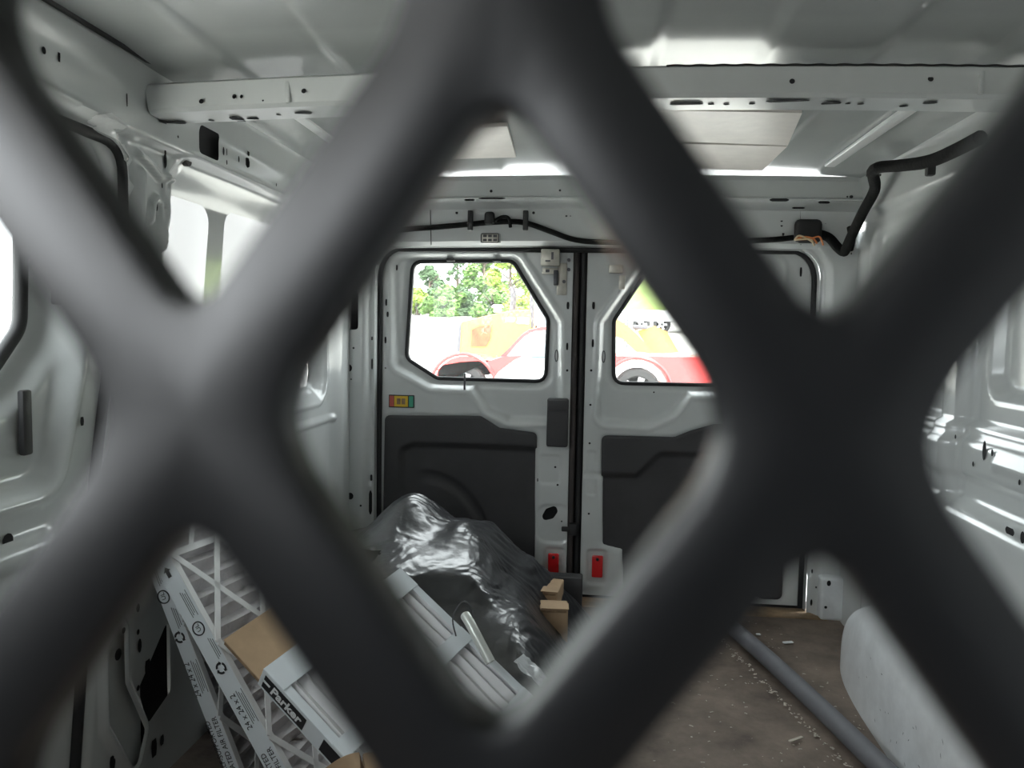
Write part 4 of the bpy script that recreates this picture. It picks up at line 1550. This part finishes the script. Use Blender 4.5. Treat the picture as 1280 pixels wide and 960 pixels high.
def loft_side(name, prof, half, m, parent, cx, y, taper=None, xs=1):
    """side profile in (x,z), extruded across y with rounded shoulders; taper(z)-> half-width factor"""
    levels = [(-1.0, 0.93), (-0.93, 1.0), (0.93, 1.0), (1.0, 0.93)]
    n = len(prof)
    c = Vector((sum(p[0] for p in prof) / n, sum(p[1] for p in prof) / n))
    v = []
    for (ly, sc) in levels:
        for (a, b) in prof:
            tp = taper(b) if taper else 1.0
            aa = c.x + (a - c.x) * (0.985 if sc < 1 else 1)
            bb = c.y + (b - c.y) * (0.975 if sc < 1 else 1)
            v.append((cx + aa, y + ly * half * tp, bb))
    f = []
    for L in range(3):
        for i in range(n):
            j = (i + 1) % n
            f.append((L * n + i, L * n + j, (L + 1) * n + j, (L + 1) * n + i))
    f.append(tuple(range(n))[::-1])
    f.append(tuple(3 * n + i for i in range(n)))
    o = pydata(name, v, f, m, parent, True, 30)
    bm = bmesh.new()
    bm.from_mesh(o.data)
    bmesh.ops.triangulate(bm, faces=[q_ for q_ in bm.faces if len(q_.verts) > 4])
    bmesh.ops.recalc_face_normals(bm, faces=bm.faces)
    bm.to_mesh(o.data)
    bm.free()
    return o


def arch(cx, cz, r, a0, a1, n=10):
    return [(cx + r * math.cos(a), cz + r * math.sin(a)) for a in np.linspace(a0, a1, n)]


# red pickup, broadside, nose to the left
yp = 13.0
pk = empty('pickup_truck', (at(680, 470, yp).x, yp, gz(yp)))
tag(pk, 'red pickup truck parked broadside behind the van', 'truck')
fw, rwl = at(579, 473, yp), at(797, 473, yp)
zg = gz(yp)
wr_ = 0.40
zb = zg + 0.42
pt = lambda px, py: (at(px, py, yp).x, at(px, py, yp).z)
fwx, rwx = fw.x, rwl.x
zh = zg + wr_
body = [(pt(546, 470)[0], zb), (pt(545, 466)[0], pt(545, 462)[1]), pt(552, 456), pt(575, 452), pt(612, 450), pt(628, 445), pt(745, 443), pt(750, 444), pt(892, 446), (pt(894, 450)[0], zb)]
low = [(rwx + 0.62, zb)] + arch(rwx, zh, 0.54, 0.06, PI - 0.06) + [(rwx - 0.62, zb - 0.12), (fwx + 0.62, zb - 0.12)] + arch(fwx, zh, 0.54, 0.06, PI - 0.06) + [(fwx - 0.56, zb)]
loft_side('body', body + low, 0.85, M['carred'], pk, 0, yp + 0.85, lambda z: 1.0)
cabp = [pt(622, 447), pt(634, 436), pt(650, 419), pt(660, 412), pt(676, 408), pt(726, 407), pt(738, 414), pt(746, 445)]
loft_side('cab', cabp, 0.74, M['carred'], pk, 0, yp + 0.85)
wn = [pt(633, 445), pt(644, 432), pt(656, 420), pt(668, 414), pt(690, 412), pt(690, 445)]
prism('side_window', wn, lambda a, b, h: (a, yp + 0.09 + h, b), 0, 0.02, M['carglass'], pk)
wn2 = [pt(694, 445), pt(694, 412), pt(724, 412), pt(736, 444)]
prism('side_window', wn2, lambda a, b, h: (a, yp + 0.09 + h, b), 0, 0.02, M['carglass'], pk)
for cx_ in (fwx, rwx):
    wheel(pk, cx_, yp + 0.14, zh, wr_, 0.22)
    tube('wheel_flare', [(a, yp + 0.0, b) for a, b in arch(cx_, zh, 0.57, 0.1, PI - 0.1, 16)], 0.035, M['carred'], pk, 6)
rbox('door_handle', (pt(716, 452)[0], yp - 0.01, pt(716, 452)[1]), (0.16, 0.04, 0.04), M['carred'], pk, 0.01)
rbox('side_trim', (pt(760, 456)[0], yp - 0.005, pt(822, 456)[1]), (1.2, 0.02, 0.03), M['wheel'], pk, 0.004)
for zz in (0, 1):
    rbox('fender_vent', (pt(623, 440)[0] - 0.03, yp + 0.02, pt(623, 440 + 5)[1] - 0.08 + zz * 0.07), (0.03, 0.03, 0.03), M['steel'], pk, 0.004)

# white car in front of it, nose towards the van
yw = 9.6
wcx = at(690, 470, yw).x
zg2 = gz(yw)
wcr = empty('white_car', (wcx, yw, zg2))
tag(wcr, 'white car with its bonnet towards the rear window, before the red truck', 'car')
v, f = [], []
# body lofted along y: (y, half width, z low, z shoulder, z top, top half width)
secs = [(yw - 0.05, 0.60, zg2 + 0.35, zg2 + 0.62, zg2 + 0.74, 0.50), (yw + 0.05, 0.74, zg2 + 0.25, zg2 + 0.72, zg2 + 0.90, 0.56), (yw + 0.5, 0.80, zg2 + 0.22, zg2 + 0.84, zg2 + 1.02, 0.58), (yw + 1.2, 0.82, zg2 + 0.22, zg2 + 0.90, zg2 + 1.10, 0.60),
        (yw + 2.9, 0.82, zg2 + 0.22, zg2 + 0.92, zg2 + 1.12, 0.60), (yw + 3.1, 0.80, zg2 + 0.24, zg2 + 0.9, zg2 + 1.05, 0.58), (yw + 3.25, 0.70, zg2 + 0.35, zg2 + 0.75, zg2 + 0.9, 0.5)]
for (y, hw_, zl, zs, zt, tw_) in secs:
    for (dx, z) in ((-hw_ * 0.9, zl), (-hw_, (zl + zs) / 2), (-hw_, zs), (-tw_, zt - 0.03), (-tw_ * 0.5, zt), (tw_ * 0.5, zt), (tw_, zt - 0.03), (hw_, zs), (hw_, (zl + zs) / 2), (hw_ * 0.9, zl)):
        v.append((wcx + dx, y, z))
for i in range(len(secs) - 1):
    for k in range(10):
        f.append((i * 10 + k, i * 10 + (k + 1) % 10, (i + 1) * 10 + (k + 1) % 10, (i + 1) * 10 + k))
f += [tuple(range(10)), tuple((len(secs) - 1) * 10 + k for k in range(10))[::-1]]
wb_ = pydata('body', v, f, M['carwhite'], wcr, True, 40)
for dx in (-0.52, 0.52):
    rbox('headlamp', (wcx + dx, yw - 0.02, zg2 + 0.66), (0.26, 0.10, 0.14), M['carglass'], wcr, 0.03)
rbox('grille', (wcx, yw - 0.05, zg2 + 0.56), (0.62, 0.04, 0.12), M['steel'], wcr, 0.02)
rbox('bonnet_line', (wcx - 0.52, yw + 0.55, zg2 + 1.00), (0.010, 0.9, 0.010), M['inkgrey'], wcr, 0.002)
rbox('windscreen', (wcx + 0.05, yw + 1.65, zg2 + 1.27), (1.05, 0.5, 0.34), M['carglass'], wcr, 0.1, 3)
rbox('roof', (wcx + 0.05, yw + 2.2, zg2 + 1.42), (0.98, 1.0, 0.08), M['carwhite'], wcr, 0.03)
for dx in (-0.70, 0.70):
    for dy in (0.6, 2.7):
        wheel(wcr, wcx + dx, yw + dy, zg2 + 0.30, 0.30, 0.18, 'X')

# yellow machine behind
ym = 17.5
zm = gz(ym)
mc = empty('yellow_loader', (at(700, 440, ym).x, ym, zm))
tag(mc, 'yellow and orange construction loader standing beyond the red truck', 'loader')
pm_ = lambda px, py: (at(px, py, ym).x, at(px, py, ym).z)
hood = [(pm_(573, 470)[0], zm + 0.5), pm_(573, 408), pm_(577, 402), pm_(610, 394), pm_(640, 388), pm_(664, 387), (pm_(664, 470)[0], zm + 0.5)]
loft_side('hood', hood, 0.75, M['yellow'], mc, 0, ym + 0.75)
gr_ = [pm_(589, 433), pm_(590, 412), pm_(600, 407), pm_(615, 406), pm_(613, 424), pm_(608, 433)]
prism('side_grille', gr_, lambda a, b, h: (a, ym - 0.01 + h, b), -0.02, 0.03, M['rust'], mc)
nose = [pm_(571, 440), pm_(574, 406), pm_(577, 405), pm_(575, 440)]
prism('nose_trim', nose, lambda a, b, h: (a, ym - 0.02 + h, b), 0, 0.2, M['steel'], mc)
for (a, b, c_, d_) in ((632, 397, 643, 402), (647, 397, 661, 405)):
    p, q_ = pm_(a, b), pm_(c_, d_)
    rbox('panel_plate', ((p[0] + q_[0]) / 2, ym - 0.01, (p[1] + q_[1]) / 2), (abs(q_[0] - p[0]), 0.03, abs(p[1] - q_[1])), M['white'], mc, 0.005)
sx1, sz1 = pm_(638, 388)
sx2, sz2 = pm_(639, 366)
sx3, sz3 = pm_(635, 358)
tube('exhaust_stack', smooth_path([(sx1, ym + 0.5, sz1), (sx2, ym + 0.5, sz2), (sx3, ym + 0.5, sz3)], 6), 0.07, M['steel'], mc, 12, cap=True)
p = pm_(618, 383)
tube('air_intake', [(p[0], ym + 0.6, p[1] - 0.12), (p[0], ym + 0.6, p[1] - 0.02), (p[0], ym + 0.6, p[1]), (p[0], ym + 0.6, p[1] + 0.06)], [0.09, 0.09, 0.16, 0.10], M['white'], mc, 14)
cx0, cx1 = pm_(664, 400)[0], pm_(740, 400)[0]
cz0, cz1 = pm_(664, 410)[1], pm_(664, 318)[1]
for xx in (cx0, cx0 + 0.42, cx1):
    for yy in (ym + 0.05, ym + 1.35):
        rbox('cab_post', (xx, yy, (cz0 + cz1) / 2), (0.09, 0.09, cz1 - cz0), M['steel'], mc, 0.02)
rbox('cab_roof', ((cx0 + cx1) / 2, ym + 0.7, cz1 + 0.05), (cx1 - cx0 + 0.2, 1.6, 0.12), M['yellow'], mc, 0.04)
rbox('cab_glass', ((cx0 + cx1) / 2, ym + 0.08, (cz0 + cz1) / 2), (cx1 - cx0 - 0.1, 0.02, cz1 - cz0 - 0.1), M['carglass'], mc, 0.005)
rbox('cab_base', ((cx0 + cx1) / 2, ym + 0.7, (cz0 + zm + 0.5) / 2), (cx1 - cx0, 1.5, cz0 - zm - 0.5), M['yellow'], mc, 0.05)
arm = [pm_(745, 388), pm_(772, 399), pm_(786, 408), pm_(800, 422), pm_(818, 442), pm_(795, 440), pm_(778, 424), pm_(745, 412)]
prism('lift_arm', arm, lambda a, b, h: (a, ym - 0.1 + h, b), 0, 0.2, M['yellow'], mc)
buck = [pm_(797, 414), pm_(818, 407), pm_(835, 415), pm_(850, 441), pm_(818, 443), pm_(806, 428)]
prism('bucket', buck, lambda a, b, h: (a, ym + 0.1 + h, b), 0, 1.6, M['yellow'], mc)
rbox('ram', (pm_(800, 408)[0], ym, pm_(800, 409)[1]), (0.34, 0.1, 0.10), M['steel'], mc, 0.03)
for xx in (705,):
    wheel(mc, pm_(xx, 450)[0], ym + 0.1, zm + 0.55, 0.55, 0.35)

# white trailer wall and two posts seen through the right window
yt = 40.0
p, q_ = at(752, 394, yt), at(1010, 404, yt)
tl_ = empty('white_trailer', ((p.x + q_.x) / 2, yt, gz(yt)))
tag(tl_, 'long white trailer box parked below the green slope', 'trailer')
rbox('trailer_box', ((p.x + q_.x) / 2, yt + 1.2, (p.z + gz(yt) + 0.6) / 2 + 0.15), (q_.x - p.x, 2.4, p.z - gz(yt) - 0.3), M['carwhite'], tl_, 0.05)
for xx in (0.2, 0.3, 0.8):
    wheel(tl_, p.x + (q_.x - p.x) * xx, yt + 0.2, gz(yt) + 0.45, 0.45, 0.3)
for px in (781, 785):
    p = at(px, 392, 30.0)
    po = tube('fence_post', [(p.x, 30.0, gz(30.0)), (p.x, 30.0, p.z)], 0.035, M['steel'], None, 8)
    tag(po, 'thin dark post before the white trailer, ' + ('nearer the door seam' if px < 783 else 'farther from the door seam'), 'post', 'posts before the trailer')

# grassy slope behind the lot on the right
gh = sheet('hill', -2, 60, 62, 90, 1.2, lambda U, V: ground_z(V) + 9 * sst(V, 62, 84) * sst(U, -2, 12) + 0.5 * np.sin(U) * np.sin(V * 0.7) - 0.6, None, lambda u, v, h: (u, v, h), M['grass'])
tag(gh, 'green grassy slope rising beyond the gravel lot', 'hill', kind='structure')


def tree(x, y, h, w, m, label, seed, n=5200, leaf=0.34, bare=False):
    r = random.Random(seed)
    z0 = gz(y) - 0.2
    root = empty('tree', (x, y, z0))
    tag(root, label, 'tree', 'trees beyond the gravel lot')
    v, f = tube_data([(x, y, z0), (x + 0.1, y, z0 + h * 0.3), (x, y, z0 + h * 0.62), (x, y, z0 + h * 0.92)], [0.22, 0.17, 0.11, 0.04], 8)
    for k in range(7):
        a = r.uniform(0, 2 * PI)
        zz = h * r.uniform(0.3, 0.75)
        l = w * r.uniform(0.5, 0.9)
        v2, f2 = tube_data([(x, y, z0 + zz), (x + l * 0.5 * math.cos(a), y + l * 0.5 * math.sin(a), z0 + zz + l * 0.35), (x + l * math.cos(a), y + l * math.sin(a), z0 + zz + l * 0.6)], [0.08, 0.05, 0.02], 5)
        b = len(v)
        v += v2
        f += [tuple(b + i for i in q_) for q_ in f2]
    pydata('trunk', v, f, M['bark'], root, True)
    if bare:
        n = n // 8
    clumps = []
    for k in range(26):
        a = r.uniform(0, 2 * PI)
        t = r.uniform(0.0, 1.0)
        rad = w * (math.sin(min(1, t * 0.85 + 0.2) * PI) ** 0.6 + 0.15) * r.uniform(0.3, 0.95)
        clumps.append((x + rad * math.cos(a), y + rad * math.sin(a), z0 + h * t * 0.92 + 0.3, w * r.uniform(0.22, 0.42)))
    v, f = [], []
    for k in range(n):
        c = r.choice(clumps)
        d = Vector((r.gauss(0, 1), r.gauss(0, 1), r.gauss(0, 1))).normalized() * c[3] * r.uniform(0.55, 1.05)
        p = Vector(c[:3]) + Vector((d.x, d.y, d.z * 0.8))
        nn = (d.normalized() + Vector((r.uniform(-.7, .7), r.uniform(-.7, .7), r.uniform(-.3, .9)))).normalized()
        s = nn.cross(Vector((0, 0, 1))).normalized()
        t = nn.cross(s)
        L = leaf * r.uniform(0.6, 1.3)
        b = len(v)
        v += [p - s * L * 0.5, p - t * L * 0.35 + nn * L * 0.1, p + s * L * 0.5, p + t * L * 0.35 + nn * L * 0.1]
        f.append((b, b + 1, b + 2, b + 3))
    cr_ = pydata('foliage', v, f, m, root)
    cr_['kind'] = 'stuff'
    return root


TREES = [
    (537, 60, 3.7, 1.35, 'leafA', 'dark green round tree at the far edge of the lot'),
    (556, 55, 2.0, 1.5, 'leafB', 'low mid-green bush below the dark round tree'),
    (521, 57, 1.8, 1.3, 'leafC', 'low yellow-green bush at the window corner'),
    (571, 66, 5.2, 0.9, 'leafA', 'thin sparse tree standing against the bright sky'),
    (579, 57, 1.9, 1.2, 'leafA', 'small dark bush below the thin sparse tree'),
    (604, 62, 5.6, 1.9, 'leafB', 'tall mid-green tree in the middle of the rear window'),
    (637, 58, 5.0, 1.7, 'leafC', 'bright yellow-green tree behind the exhaust stack'),
    (618, 54, 1.7, 1.5, 'leafB', 'low hedge-like bush left of the exhaust stack'),
    (652, 54, 1.6, 1.4, 'leafC', 'low yellow-green bush right of the exhaust stack'),
    (668, 66, 6.5, 2.2, 'leafC', 'tall yellow-green tree beside the loader cab'),
]
for k, (px, y, h, w, mm, lab) in enumerate(TREES):
    tree(at(px, 390, y).x, y, h, w, M[mm], lab, 20 + k, bare=(k == 3), leaf=0.30)
# trees seen through the sliding-door window
for k, (x, y, h, w, mm, lab) in enumerate(((-34, 27, 8.5, 3.6, 'leafB', 'mid-green tree outside the sliding door window'), (-40, 38, 9.0, 3.8, 'leafA', 'dark green tree outside the sliding door window'))):
    tree(x, y, h, w, M[mm], lab, 50 + k)
